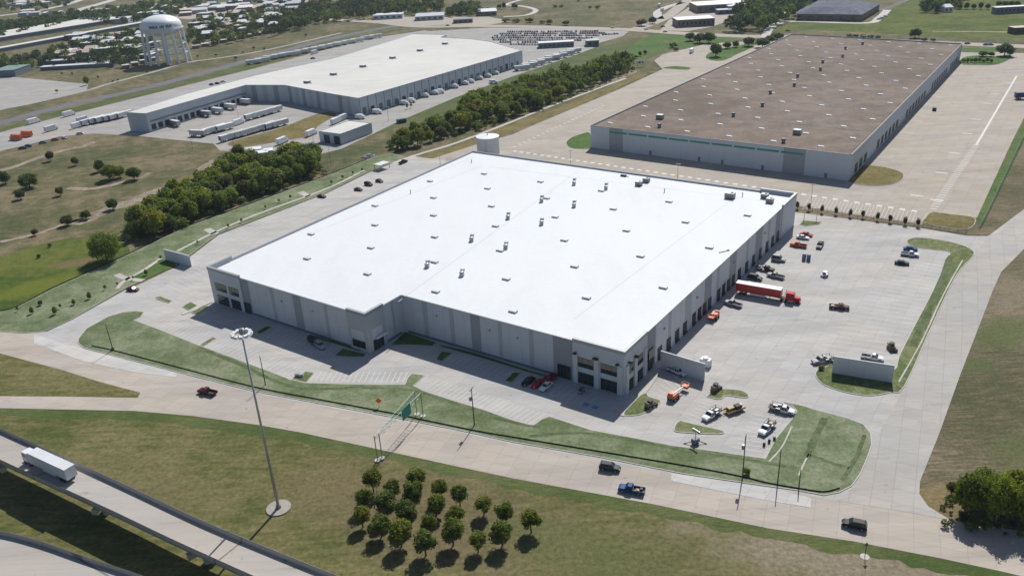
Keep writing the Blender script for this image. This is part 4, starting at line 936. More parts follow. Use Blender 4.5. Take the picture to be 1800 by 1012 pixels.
def car(kind, col, label, cat, px, py, dx, dy, group=None, extra=None, z=0.0):
    p = at(px, py, z); q = at(px + dx, py + dy, z); d = q - p; rz = math.atan2(d.y, d.x)
    name = {'sedan': 'car', 'suv': 'suv_car', 'pickup': 'pickup_truck', 'flatbed': 'pickup_truck', 'van': 'van'}[kind]
    r = empty(name, (p.x, p.y, z + .09), rz, label, cat, group); pm = paint(col)
    if kind == 'sedan':
        W = 1.84; body_profile(4.7, W, [(-2.35, .82, .86), (-2.2, .92, .95), (-1.5, .98, 1), (.9, .96, 1), (1.9, .84, .98), (2.25, .70, .9), (2.38, .58, .8)], pm).build('body', r, local=True, bevel=.05)
        cabin(r, -1.65, 1.05, -1.0, .25, W, .93, 1.42, pm); wheels(r, (-1.45, 1.45), W, .33); lights(r, 2.3, -2.34, W, .66)
    elif kind in ('suv', 'van'):
        W = 1.95; h = 1.75 if kind == 'suv' else 2.2
        body_profile(4.9, W, [(-2.45, 1.0, .9), (-2.3, 1.12, .97), (.9, 1.14, 1), (1.9, 1.05, .98), (2.35, .92, .93), (2.48, .7, .85)], pm, .35).build('body', r, local=True, bevel=.06)
        cabin(r, -2.35, 1.15, -2.0, .45, W, 1.08, h, pm); wheels(r, (-1.5, 1.5), W, .37); lights(r, 2.4, -2.44, W, .85)
    else:
        W = 2.02
        body_profile(5.9, W, [(-.35, 1.10, 1), (.95, 1.12, 1), (1.2, 1.14, 1), (2.4, 1.10, .97), (2.85, .98, .93), (2.98, .75, .88)], pm, .42).build('body', r, local=True, bevel=.06)
        cabin(r, -.35, 1.45, -.15, .8, W, 1.1, 1.82, pm)
        m = MB()
        if kind == 'pickup':
            m.box((-1.68, 0, .45), (2.6, W, .12), K_frame)
            for s in (-1, 1): m.box((-1.68, s * (W / 2 - .05), .45), (2.62, .10, .66), pm)
            m.box((-2.96, 0, .45), (.08, W, .64), pm); m.box((-.40, 0, .45), (.08, W, .66), pm)
            m.build('bed', r, local=True)
            if extra:
                m = MB(); rd = random.Random(len(label))
                for _ in range(4): m.box((-1.7 + rd.uniform(-.8, .8), rd.uniform(-.5, .5), .57), (rd.uniform(.4, .9), rd.uniform(.3, .6), rd.uniform(.2, .6)), rd.choice([K_frame, K_whited, K_yel, K_brick]))
                tag(m.build('bed_load', r, local=True))
        else:
            m.box((-2.0, 0, .85), (3.1, W + .15, .12), K_frame)
            for s in (-1, 1):
                m.box((-1.1, s * (W / 2 - .05), .95), (1.0, .4, .35), K_steeld); m.box((-2.9, s * (W / 2 - .1), .95), (.1, .1, .9), K_frame)
            m.box((-.45, 0, .9), (.08, W, .95), K_frame); m.box((-2.0, .2, .97), (1.2, .8, .45), K_yel if extra else K_steeld); m.cyl((-3.2, -.9, 1.85), (-.4, -.9, 1.85), .05, K_frame, n=6); m.cyl((-3.2, .9, 1.85), (-.4, .9, 1.85), .05, K_frame, n=6)
            m.build('flat_bed', r, local=True)
        wheels(r, (-1.85, 1.95), W, .42, .3); lights(r, 2.93, -3.0, W, .88)
    return r
G_rd = 'vehicles driving on the front road'
car('pickup', MAROON, 'maroon pickup driving on the road left of the light mast', 'pickup truck', 365, 692, -30, -7, G_rd)
car('suv', DGREEN, 'dark green car with a bright windscreen, upper of two on the road below the lot', 'car', 1072, 825, 36, 6, G_rd)
car('pickup', DBLUE, 'dark blue pickup with a pale load driving on the road', 'pickup truck', 1110, 864, -44, -8, G_rd, extra=True)
car('suv', BLACK, 'black car on the road at the lower right near the side road', 'car', 1501, 926, -37, -8, G_rd)
car('flatbed', WHITE, 'white pickup towing an equipment trailer on the corner lot', 'pickup truck', 1250, 733, -36, 23)
car('flatbed', WHITE, 'white pickup with a tool rack parked at the lower edge of the corner lot', 'pickup truck', 1347, 757, -26, 26, extra=True)
car('flatbed', WHITE, 'white flatbed pickup with its nose on the lower right lawn', 'pickup truck', 1376, 724, 45, 11)
car('pickup', WHITE, 'white pickup beside the screen wall at the near corner of the warehouse', 'pickup truck', 1190, 656, 32, 13)
car('sedan', BLACK, 'black car at the left end of the shaded row at the office corner', 'car', 929, 673, -20, 13)
car('sedan', RED, 'red car second in the shaded row at the office corner', 'car', 945, 677, -20, 14)
car('pickup', RED, 'red pickup behind the white car in the shaded row', 'pickup truck', 965, 670, -20, 14)
car('sedan', WHITE, 'white car in the shaded row at the office corner', 'car', 960, 682, -19, 15)
car('suv', SILVER, 'pale car in the shade left of the projecting corner tower', 'car', 563, 610, 18, 12)
car('suv', BLACK, 'black car behind the pale one left of the corner tower', 'car', 551, 602, 18, 12)
car('pickup', SILVER, 'silver pickup with a white bonnet beside the red semi trailer', 'pickup truck', 1288, 537, -30, -9)
car('pickup', MAROON, 'dark red pickup alone in the middle of the truck court', 'pickup truck', 1475, 543, 32, 3, extra=True)
car('pickup', SILVER, 'silver pickup with a white cab by the building, above the red semi trailer', 'pickup truck', 1363, 488, -30, -7)
car('flatbed', BLACK, 'black flatbed truck parked close to the dock wall', 'pickup truck', 1346, 476, 24, 4)
car('suv', DGREEN, 'dark green car in the shade next to the red semi trailer', 'car', 1327, 491, 20, 5)
car('van', SILVER, 'silver van by the dock wall beside the blue cabins', 'van', 1368, 459, 30, 5)
car('pickup', ORANGE, 'orange pickup near the far corner of the warehouse', 'pickup truck', 1403, 434, -26, -4)
car('sedan', WHITE, 'white car with a red stripe parked behind the orange pickup', 'car', 1411, 420, 20, 3)
car('sedan', RED, 'red car last in the cluster at the far corner', 'car', 1417, 415, 18, 3)
car('pickup', GREY, 'grey pickup parked alone near the far end of the truck court', 'pickup truck', 1441, 434, -8, 16)
car('pickup', WHITE, 'white pickup parked in the upper trailer bays', 'pickup truck', 1599, 450, 28, 3)
car('sedan', DBLUE, 'blue car behind the white pickup in the upper trailer bays', 'car', 1600, 440, 24, 2)
car('sedan', BLACK, 'black car below the white pickup in the upper trailer bays', 'car', 1585, 465, 26, 3)
car('pickup', WHITE, 'white pickup behind the screen wall on the right', 'pickup truck', 1533, 632, 36, 6)
car('flatbed', SILVER, 'silver flatbed pickup at the left end of the right screen wall', 'pickup truck', 1444, 637, -34, 6)
car('sedan', BLACK, 'black car in the left car park, lowest of four', 'car', 566, 347, 12, 2)
car('sedan', BLACK, 'dark car in the left car park, second from the front', 'car', 630, 335, 12, 2)
car('suv', BLACK, 'black car in the left car park, largest of the middle three', 'car', 648, 326, 16, 4)
car('sedan', DGREEN, 'dark car in the left car park next to the pale awning', 'car', 667, 320, 12, 3)
car('pickup', BLACK, 'dark pickup parked at the far end of the left car park', 'pickup truck', 709, 287, 16, -7)
car('sedan', MAROON, 'small dark red car on the left driveway', 'car', 234, 511, 16, 1)

def wheelset(m, xs, W, r_=.5, wd=.35):
    for x in xs:
        for s in (-1, 1): m.cyl((x, s * (W / 2) - wd / 2 - s * .12, r_), (x, s * (W / 2) + wd / 2 - s * .12, r_), r_, K_black, n=12)
def semi(px, py, dx, dy, boxm, topm, cabc, label, L=15.6, z=0.0, nose=True):
    p = at(px, py, z); q = at(px + dx, py + dy, z); d = q - p; rz = math.atan2(d.y, d.x)
    r = empty('semi_truck', (p.x, p.y, z + .09), rz, label, 'semi truck'); pm = paint(cabc)
    m = MB(); m.box((0, 0, 1.2), (L, 2.6, 2.85), boxm, top=topm)
    for k in range(1, 14): m.box((-L / 2 + L * k / 14, 0, 1.25), (.06, 2.63, 2.7), boxm)
    m.build('trailer_box', r, local=True)
    m = MB(); m.box((0, 0, .95), (L - .6, .9, .25), K_frame); wheelset(m, (-L / 2 + 1.6, -L / 2 + 2.9), 2.5); m.box((L / 2 - 3.5, .7, .2), (.12, .12, .9), K_steeld); m.box((L / 2 - 3.5, -.7, .2), (.12, .12, .9), K_steeld)
    for s in (-1, 1): m.box((0, s * 1.22, .55), (5, .05, .6), K_white)
    m.build('trailer_frame', r, local=True)
    o = L / 2 + (.9 if nose else .6)
    m = MB(); m.box((o + 1.4, 0, .7), (6.6 if nose else 4.4, .9, .3), K_frame); m.build('tractor_frame', r, local=True)
    if nose:
        cx = o + 1.9
        m = MB(); m.box((cx, 0, 1.0), (2.6, 2.35, 2.3), pm, taper=(.94, .86)); m.box((cx + 2.2, 0, .85), (1.9, 1.9, 1.15), pm, taper=(.9, .85), shift=(-.08, 0)); m.box((cx + 2.2, 0, .6), (2.1, 2.3, .45), pm); m.build('cab', r, local=True, bevel=.06)
        m = MB(); m.hexa([(cx + 1.30, -1.0, 2.2), (cx + 1.33, -1.0, 2.2), (cx + 1.33, 1.0, 2.2), (cx + 1.30, 1.0, 2.2), (cx + 1.22, -.9, 3.0), (cx + 1.27, -.9, 3.0), (cx + 1.27, .9, 3.0), (cx + 1.22, .9, 3.0)], K_glass)
        for s in (-1, 1): m.box((cx + .6, s * 1.13, 2.2), (.9, .06, .75), K_glass)
        m.build('windows', r, local=True)
        m = MB()
        for s in (-1, 1): m.cyl((cx - 1.5, s * .95, 1), (cx - 1.5, s * .95, 3.9), .09, K_steel, n=6); m.cyl((cx - .4, s * 1.15, .75), (cx + .9, s * 1.15, .75), .32, K_steel, n=10)
        m.build('exhaust_stacks', r, local=True)
        xs = (o - .6, o + .8, cx + 2.6)
        for s in (-1, 1):
            m = MB(); m.box((cx + 3.25, s * .9, .95), (.08, .3, .25), K_white); m.build('headlight', r, local=True)
    else:
        cx = o + 1.6
        m = MB(); m.box((cx, 0, .8), (2.2, 2.4, 2.4), pm, taper=(.92, .9)); m.build('cab', r, local=True, bevel=.08)
        m = MB(); m.box((cx + 1.05, 0, 2.0), (.08, 2.0, .8), K_glass)
        for s in (-1, 1): m.box((cx + .3, s * 1.15, 2.0), (1.0, .08, .75), K_glass)
        m.build('windows', r, local=True); xs = (o - .2, cx + .3)
    for x in xs:
        for s in (-1, 1):
            m = MB(); y = s * 1.05; m.cyl((x, y - .18, .5), (x, y + .18, .5), .5, K_black, n=12); m.build('wheel', r, local=True)
    return r
semi(1333, 521, 86, 15, K_red, K_white, (.45, .01, .02), 'red semi truck with a white roofed red trailer backed up to the dock wall', L=14.6)
semi(97, 831, -70, -33, K_whited, K_whited, (.7, .72, .74), 'white semi truck driving on the elevated ramp at the lower left', L=14.6, z=HRP, nose=False)

# work machines, containers, cabins
def base(px, py, rz, name, label, cat, group=None): p = at(px, py); return empty(name, (p.x, p.y, .09), rz, label, cat, group)
def heading(px, py, dx, dy): d = at(px + dx, py + dy) - at(px, py); return math.atan2(d.y, d.x)
def boom_lift(px, py, dx, dy, reach, label):
    r = base(px, py, heading(px, py, dx, dy), 'boom_lift', label, 'boom lift')
    m = MB(); m.box((0, 0, .45), (2.6, 1.9, .5), K_frame); m.build('chassis', r, local=True)
    wheels(r, (-1.0, 1.0), 2.3, .45, .35)
    m = MB(); m.box((-.3, 0, .95), (2.9, 2.1, 1.0), K_orange, taper=(.9, .9)); m.box((-1.2, .3, 1.9), (.8, 1.2, .4), K_orange); m.build('turret', r, local=True, bevel=.05)
    m = MB(); m.cyl((-1.2, -.3, 2.1), (reach, -.3, 1.7), .17, K_steel, .14); m.cyl((-.2, -.3, 1.6), (1.4, -.3, 1.9), .1, K_steeld); m.build('boom', r, local=True)
    m = MB(); c = reach + .8
    m.box((c, -.3, 1.0), (1.5, 2.0, .12), K_frame); m.box((c, -.3, 1.1), (1.3, 1.8, .5), K_orange)
    for sx in (-1, 1):
        for sy in (-1, 1): m.box((c + sx * .7, -.3 + sy * .95, 1.1), (.07, .07, 1.1), K_orange)
        m.box((c + sx * .7, -.3, 2.15), (.07, 1.95, .07), K_orange); m.box((c, -.3 + sx * .95, 2.15), (1.45, .07, .07), K_orange)
    m.build('basket', r, local=True)
boom_lift(1184, 701, 19, -16, 4.6, 'orange boom lift with its arm stretched out beside the corner lot')
boom_lift(1256, 560, -8, 10, 1.6, 'folded orange lift parked at the foot of the dock wall')
def skid(px, py, dx, dy, mat, label, forks=False):
    r = base(px, py, heading(px, py, dx, dy), 'loader', label, 'loader')
    m = MB(); m.box((0, 0, .4), (2.3, 1.3, .8), mat, taper=(.95, .95)); m.box((-.8, 0, 1.15), (.8, 1.3, .6), mat); m.build('body', r, local=True, bevel=.04)
    wheels(r, (-.65, .65), 1.75, .4, .32)
    m = MB(); m.box((.15, 0, 1.2), (1.1, 1.05, .9), K_glass, taper=(.9, .9)); m.box((.15, 0, 2.1), (1.25, 1.2, .1), K_frame); m.build('cab', r, local=True)
    m = MB()
    for s in (-1, 1): m.cyl((-1.0, s * .8, 1.6), (1.5, s * .8, .7), .1, mat, n=6)
    m.box((1.8, 0, .15), (.6, 1.9, .7), K_frame, taper=(.5, 1)); m.build('lift_arms', r, local=True)
skid(1257, 687, 8, -6, K_brick, 'small dark loader on the tip of the grass island')
skid(1142, 716, 12, -6, K_brick, 'dark loader tucked at the edge of the wedge shaped island')
skid(1566, 614, 8, 8, K_yel, 'dull yellow loader at the right edge of the truck court')
def lift_machine(px, py):
    r = base(px, py, .6, 'light_tower', 'dark spread legged mobile light tower beside the lower island', 'light tower')
    m = MB(); m.box((0, 0, .5), (1.9, 1.3, 1.1), K_trim, taper=(.9, .9)); m.build('generator', r, local=True, bevel=.05); wheels(r, (0,), 1.8, .35)
    m = MB()
    for sx in (-1, 1):
        for sy in (-1, 1): m.cyl((sx * .8, sy * .5, .7), (sx * 1.9, sy * 1.6, .05), .09, K_frame, n=6); m.box((sx * 1.9, sy * 1.6, 0), (.5, .5, .08), K_frame)
    m.build('outriggers', r, local=True)
    m = MB(); m.cyl((0, 0, 1.6), (0, 0, 3.6), .09, K_steeld, n=6); m.box((0, 0, 3.5), (.2, 2.4, .15), K_steeld)
    for k in (-.9, -.3, .3, .9): m.box((.15, k, 3.55), (.25, .45, .4), K_steel)
    m.build('lamp_mast', r, local=True)
lift_machine(1222, 780)
r = base(1291, 723, heading(1291, 723, 36, -13), 'equipment_trailer', 'low trailer loaded with tan machinery behind a white pickup', 'trailer')
m = MB(); m.box((0, 0, .6), (5.4, 2.2, .16), K_yel); m.box((-3.1, 0, .5), (1.2, .12, .12), K_frame)
for s in (-1, 1): m.box((0, s * 1.1, .76), (5.4, .06, .35), K_yel)
m.build('deck', r, local=True); wheels(r, (.6, 1.5), 2.3, .36)
m = MB(); m.box((-1.2, .2, .78), (1.8, 1.2, .8), K_yel); m.box((.7, -.2, .78), (1.6, 1.3, 1.1), K_frame); m.box((2.0, .3, .78), (.8, .9, .6), K_steeld); m.build('machinery', r, local=True)
for px, py, lab in [(1413, 457, 'left of the two blue portable toilets in the truck court'), (1421, 458, 'right of the two blue portable toilets in the truck court')]:
    r = base(px, py, PSI, 'portable_toilet', lab, 'portable toilet', 'blue portable toilets')
    m = MB(); m.box((0, 0, .1), (1.15, 1.15, 2.0), K_blue); m.build('cabin', r, local=True); m = MB(); m.box((0, 0, 2.1), (1.25, 1.25, .2), K_trim, taper=(.8, .8)); m.build('cabin_roof', r, local=True)
    m = MB(); m.box((-.1, -.6, .15), (.75, .04, 1.85), K_trim); m.build('door', r, local=True)
r = base(1240, 643, PSI, 'storage_tank', 'white storage box with a rounded top behind the near screen wall', 'tank')
m = MB(); m.box((0, 0, .1), (3.0, 2.0, 2.2), K_whited); m.build('casing', r, local=True, bevel=.1); m = MB(); m.cyl((0, 0, 2.3), (0, 0, 2.75), .8, K_white, .7, n=16); m.build('lid', r, local=True)
r = base(1449, 486, .3, 'utility_cart', 'small white utility cart alone in the truck court', 'cart')
m = MB(); m.box((0, 0, .35), (2.4, 1.3, .45), K_white); m.box((.2, 0, 1.75), (1.5, 1.25, .08), K_white)
for sx in (-.5, .9):
    for s in (-1, 1): m.box((sx, s * .55, .8), (.06, .06, .95), K_frame)
m.build('body', r, local=True); wheels(r, (-.8, .8), 1.4, .28, .2); m = MB(); m.box((-.1, 0, .8), (.6, 1.1, .45), K_black); m.build('seat', r, local=True)
r = base(1022, 690, 1.0, 'scissor_lift', 'small pale scissor lift in the shade of the office corner', 'lift')
m = MB(); m.box((0, 0, .3), (1.9, 1.0, .5), K_steel); m.build('chassis', r, local=True); wheels(r, (-.7, .7), 1.1, .25, .2)
m = MB(); m.box((0, 0, 1.2), (1.9, .9, .1), K_frame)
for s in (-1, 1):
    m.box((0, s * .45, 2.1), (1.9, .05, .05), K_steel); m.cyl((-.8, s * .35, .8), (.8, s * .35, 1.25), .05, K_steeld, n=5); m.cyl((.8, s * .35, .8), (-.8, s * .35, 1.25), .05, K_steeld, n=5)
    for sx in (-.9, 0, .9): m.box((sx, s * .45, 1.2), (.05, .05, .95), K_steel)
m.build('platform', r, local=True)
for (px, py), lab in zip([(1343, 783), (1352, 777), (1361, 773)], ['nearest of the three dark drums below the white pickup', 'middle one of the three dark drums below the white pickup', 'farthest of the three dark drums below the white pickup']):
    r = base(px, py, 0, 'drum', lab, 'drum', 'dark drums on the corner lot')
    m = MB(); m.cyl((0, 0, 0), (0, 0, .9), .32, K_frame, n=14); m.cyl((0, 0, .28), (0, 0, .33), .34, K_black, n=14); m.cyl((0, 0, .58), (0, 0, .63), .34, K_black, n=14); m.build('barrel', r, local=True)
    m = MB(); m.cyl((0, 0, .9), (0, 0, .94), .3, K_trim, n=14); m.build('lid', r, local=True)
for px, py, lab in [(523, 661, 'left pale utility box on the grass finger'), (530, 662, 'right pale utility box on the grass finger')]:
    r = base(px, py, 0, 'utility_box', lab, 'utility box'); m = MB(); m.box((0, 0, .1), (1.3, .9, .8), K_whited); m.build('casing', r, local=True, bevel=.03); m = MB(); m.box((0, 0, .9), (1.4, 1.0, .06), K_steel); m.build('lid', r, local=True)
r = base(706, 216, .5, 'container', 'dark green waste container beside the truck yard', 'container')
m = MB(); m.box((0, 0, .2), (6, 2.4, 2.2), m_paint('green_container_paint', (.01, .11, .08), .6)); m.build('box', r, local=True); m = MB()
for k in range(-3, 4): m.box((k * .9, 0, .2), (.12, 2.5, 2.2), K_trim)
m.build('ribs', r, local=True)
r = base(672, 297, .9, 'awning', 'pale flat awning at the far end of the left bank', 'awning')
m = MB(); m.box((0, 0, 2.8), (7, 5, .25), K_whited); m.build('awning_roof', r, local=True); m = MB()
for sx in (-3.2, 3.2):
    for sy in (-2.2, 2.2): m.box((sx, sy, 0), (.2, .2, 2.8), K_steeld)
m.build('post', r, local=True)
r = base(648, 276, .4, 'stone_pile', 'grey stone pile at the edge of the left field', 'stone pile')
rnd = random.Random(5); m = MB()
for _ in range(46):
    a = rnd.uniform(0, 6.28); q = rnd.random() ** .6 * 3.6; m.box((cos(a) * q, sin(a) * q * .7, 0), (rnd.uniform(.6, 1.5),) * 2 + (rnd.uniform(.4, 2.0 - q * .4),), K_truck if False else K_mid, taper=(.5, .6))
m.build('stones', r, local=True)

# box trailers, vans and trucks of the old truck yard: one mesh each, they are a few pixels long
def trailer_mesh(L, top, side, door=K_trim):
    m = MB(); m.box((0, 0, 1.15), (L, 2.6, 2.85), side, top=top); m.box((0, 0, .9), (L - .6, 1.0, .25), K_frame)
    m.box((-L / 2 - .02, 0, 1.25), (.05, 2.3, 2.6), door)
    wheelset(m, (-L / 2 + 1.5, -L / 2 + 2.8), 2.5); m.box((L / 2 - 3, 0, .1), (.2, 2.0, 1.0), K_steeld)
    return m
def van_mesh(c, L=7.5, H=3.2):
    m = MB(); m.box((-.9, 0, .6), (L - 1.8, 2.3, H - .6), c); m.box((L / 2 - 1.0, 0, .5), (2.0, 2.1, 1.6), c, taper=(.75, .9), shift=(-.2, 0)); m.box((L / 2 - .62, 0, 1.35), (.5, 1.8, .6), K_glass)
    wheelset(m, (-L / 2 + 1.6, L / 2 - 1.2), 2.2, .42, .3); return m
proto = {}
TRD = random.Random(77)
def place(name, key, mb_fn, px, py, rz, label, cat, group):
    p = at(px, py)
    if key not in proto: o = mb_fn().build(name); proto[key] = o
    else: o = proto[key].copy(); COL.objects.link(o)
    o.location = (p.x, p.y, .08); o.rotation_euler = (0, 0, rz)
    return tag(o, label, cat, group)
ORD = ['first', 'second', 'third', 'fourth', 'fifth', 'sixth', 'seventh', 'eighth', 'ninth', 'tenth', 'eleventh', 'twelfth', 'thirteenth', 'fourteenth', 'fifteenth', 'sixteenth', 'seventeenth', 'eighteenth', 'nineteenth', 'twentieth', 'twenty first', 'twenty second', 'twenty third', 'twenty fourth']
def row(pts, where, rz_off, L=14, group=None, key='tr', side=K_whited, top=K_white):
    for i, (x, y) in enumerate(pts):
        place('box_trailer', key, lambda: trailer_mesh(L, top, side), x + TRD.uniform(-1, 1), y + TRD.uniform(-.7, .7), PSI + rz_off + TRD.uniform(-.03, .03), '%s white box trailer from the left %s' % (ORD[i], where), 'trailer', group or 'box trailers in the truck yard')
def px_line(a, b, n): return gline(a, b, n)
row(px_line((158, 219), (220, 206), 6), 'beside the tip of the long wing', pi / 2 + .2, key='tr')
row(px_line((447, 113), (505, 99), 5), 'in the lower row beside the dark road', pi / 2 - .5, key='tr')
row(px_line((516, 98), (588, 82), 6), 'in the middle row beside the dark road', pi / 2 - .5, key='tr')
row(px_line((598, 80), (660, 68), 5), 'in the upper row beside the dark road', pi / 2 - .5, key='tr')
row([(380, 199), (404, 192), (429, 184)], 'docked under the wing canopy', .05, L=13, key='tw')
row(px_line((369, 235), (396, 229), 3), 'in the short row of the truck yard', pi / 2, L=13, key='tw')
row(px_line((446, 210), (482, 199), 4), 'in the row next to the inner corner', pi / 2, L=13, key='tw')
row(px_line((404, 246), (492, 222), 9), 'in the long row next to the ochre grass', pi / 2, L=13, key='tw')
row(px_line((917, 124), (1008, 94), 8), 'in the row by the green belt', pi / 2 - .6, key='tr')
for i, (x, y) in enumerate([(308, 222), (361, 205), (349, 240)]):
    place('box_trailer', 'tg', lambda: trailer_mesh(11, K_whited, K_steel), x, y, PSI + (-.1, .1, .3)[i], ['grey box trailer alone at the near end of the wing', 'grey box trailer half way along the wing', 'grey box trailer in front of the short row'][i], 'trailer', 'box trailers in the truck yard')
for (x, y, k, lab) in [(29, 246, 'o', 'lower left of the two orange trucks at the left edge'), (47, 240, 'o', 'upper right of the two orange trucks at the left edge'), (60, 217, 'w', 'white truck above the orange ones'), (91, 230, 'g', 'grey truck right of the orange ones'),
                       (122, 204, 'w', 'white truck beside the dark road near the wing tip'), (138, 224, 'w', 'white truck left of the trailer row at the wing tip'), (147, 214, 'g', 'grey truck behind the white one at the wing tip'),
                       (1216, 93, 'w', 'white delivery truck in the far left corner of the old yard'), (497, 252, 'w', 'white truck below the ochre grass'), (548, 238, 'w', 'white truck left of the small shed'), (591, 217, 'w', 'white truck parked behind the small shed'), (604, 211, 'g', 'grey truck parked behind the small shed'),
                       (420, 219, 'w', 'short white truck alone in the middle of the truck yard'), (1159, 12, 'w', 'white truck on the short lane at the top'), (1164, 20, 'w', 'second white truck on the short lane at the top'), (1196, 5, 'g', 'grey truck at the top of the climbing road'), (553, 95, 'g', 'grey truck parked off the trailer row')]:
    place('box_truck', 'v' + k, lambda k=k: van_mesh({'o': K_orange, 'w': K_white, 'g': K_whited}[k], 9.5, 3.6), x, y, PSI + pi / 2 + (.2 if k != 'o' else -pi / 2 - 2.9), lab, 'truck', None)
VANS = [(634, 209), (664, 200), (711, 184), (723, 180), (747, 171), (764, 166), (774, 164), (799, 155), (817, 149), (827, 146), (842, 140), (857, 136), (870, 131), (868, 147)]
for i, (x, y) in enumerate(VANS):
    place('delivery_van', 'vv', lambda: van_mesh(K_white, 7.0, 2.9), x, y, PSI + .25, '%s white van from the left along the long side of the older warehouse' % ORD[i], 'van', 'white vans along the older warehouse')
place('box_trailer', 'tb', lambda: trailer_mesh(13, m_paint('blue_trailer_paint', (.02, .05, .17)), m_paint('blue_trailer_side', (.015, .04, .15))), 1803, 174, radians(-5), 'dark blue trailer cut off by the right edge', 'trailer', None)
r = base(1642, 195, 0, 'tyre_stack', 'small black tyre stack in the old yard', 'tyre stack'); m = MB()
for k in range(4): m.cyl((0, 0, k * .45), (0, 0, k * .45 + .4), 1.1, K_black, n=14)
m.build('tyres', r, local=True)
# far parked cars
rnd = random.Random(11); cols = [(.65, .66, .68), (.45, .47, .5), (.04, .045, .05), (.16, .18, .2), (.08, .13, .25), (.30, .06, .06), (.7, .7, .72), (.35, .38, .42)]
def carlet(c):
    m = MB(); pm = paint(c); m.box((0, 0, .3), (4.6, 1.85, .65), pm, taper=(.96, .94)); m.box((-.2, 0, .95), (2.9, 1.7, .5), K_glass, taper=(.7, .85)); m.box((-.25, 0, 1.44), (1.9, 1.4, .05), pm); wheelset(m, (-1.4, 1.4), 1.8, .33, .25); return m
LOTS = [((893, 57), (1050, 56), 40), ((880, 60.5), (1062, 59.5), 46), ((870, 64), (1052, 63.5), 45), ((866, 67.5), (1040, 68), 42), ((868, 71), (1020, 72), 36), ((880, 75), (1000, 76), 28), ((898, 79), (960, 80), 14), ((1060, 62), (1085, 60.5), 6)]
for (a, b, n) in LOTS:
    for (x, y) in px_line(a, b, n):
        if rnd.random() < .07: continue
        k = rnd.randrange(len(cols))
        place('parked_car', 'pc%d' % k, lambda: carlet(cols[k]), x, y, pi / 2 + rnd.uniform(-.06, .06), 'small parked car in the packed lot beyond the older warehouse', 'car', 'cars parked in the far lot')
for x, y in [(570, 39), (575, 37), (587, 37), (612, 39), (787, 46), (1077, 50), (1136, 53), (1169, 57), (1165, 48), (1210, 12), (1184, 33), (1250, 36), (1385, 55), (1700, 78), (1733, 80), (1741, 80), (1550, 33), (1556, 30), (1545, 35), (640, 34), (40, 262), (50, 258), (76, 252), (97, 247), (114, 244), (141, 236), (550, 104), (625, 232), (372, 150), (382, 148), (392, 145), (1646, 20)]:
    k = rnd.randrange(len(cols)); place('distant_car', 'pc%d' % k, lambda: carlet(cols[k]), x, y, rnd.choice([0, .1, PSI]) + rnd.uniform(-.2, .2), 'small car on one of the far roads and yards', 'car', 'cars on the far roads and yards')

# ---------------------------------------------------------------- far buildings
def block(px, py, wpx, dpx, h, wall, roofm, label, rz=0.0, gable=False, name='building', cat='building', win=None, group=None):
    p = at(px, py); s, _ = mpp(px, py); L = wpx * s; D = dpx
    r = empty(name, p, rz, label, cat, group); m = MB(); m.box((0, D / 2, 0), (L, D, h), wall); m.build('wall', r, local=True); m = MB()
    if gable:
        m.hexa([(-L / 2 - .5, -.5, h + .02), (L / 2 + .5, -.5, h + .02), (L / 2 + .5, D + .5, h + .02), (-L / 2 - .5, D + .5, h + .02), (-L / 2 + 1, D / 2 - .2, h + 2.6), (L / 2 - 1, D / 2 - .2, h + 2.6), (L / 2 - 1, D / 2 + .2, h + 2.6), (-L / 2 + 1, D / 2 + .2, h + 2.6)], roofm)
    else:
        m.box((0, D / 2, h + .01), (L + .6, D + .6, .35), roofm)
    m.build('roof', r, local=True)
    if win:
        for k in range(win):
            x = -L / 2 + L * (k + .5) / win; m = MB(); m.box((x, -.05, h * .3), (L / win * .5, .12, h * .4), K_glass); m.build('window', r, local=True)
    return r
for (x0, y0), (x1, y1), w_, h, top, wl, lab in [((-60, 84), (226, 37), 70, 5, K_oroof, K_mid, 'very long pale roofed warehouse at the upper left'),
                                       ((-60, 104), (262, 44), 14, 4, K_oroof, K_mid, 'long low pale shed in front of the long warehouse at the upper left')]:
    a, b = at(x0, y0), at(x1, y1); c = (a + b) / 2; rz = math.atan2(b.y - a.y, b.x - a.x); r = empty('long_shed', c, rz, lab, 'warehouse'); L = (b - a).length
    m = MB(); m.box((0, w_ / 2, 0), (L, w_, h), wl); m.build('wall', r, local=True); m = MB(); m.box((0, w_ / 2, h), (L + .5, w_ + .5, .4), top); m.build('roof', r, local=True)
    m = MB(); m.box((0, 0, 1), (L * .98, .3, 3.5), K_trim) ; m.build('dock_strip', r, local=True)
for x, y, wpx, D, h, lab in [(136, 121, 128, 9, 3.2, 'longest carport in front row by the grey yard'), (100, 113, 66, 9, 3.2, 'left carport in the second row'), (176, 117, 42, 8, 3.2, 'right carport in the second row'), (140, 109, 30, 8, 3.2, 'carport in the shade of the trees')]:
    block(x, y, wpx, D, h, K_trim, K_whited, lab, .02, name='carport', cat='carport')
K_pinkroof = m_paint('pale_pink_roof', (.50, .42, .38), .8, var=.1)
APTS = [(110, 104, 24), (150, 86, 26), (190, 79, 20), (203, 83, 26), (222, 80, 14), (182, 96, 40), (160, 96, 20), (232, 95, 22), (247, 75, 22), (212, 67, 18), (246, 68, 14), (268, 86, 14), (150, 103, 14), (265, 102, 18), (346, 60, 16), (372, 48, 20), (383, 43, 12), (356, 55, 10), (396, 53, 12), (372, 52, 14), (428, 39, 12), (453, 36, 12), (463, 46, 14), (470, 38, 18), (400, 44, 10), (424, 60, 10), (360, 40, 24), (490, 36, 22), (478, 52, 12)]
_ra = random.Random(21)
for _ in range(16): APTS.append((_ra.uniform(95, 262), _ra.uniform(70, 112), _ra.uniform(14, 26)))
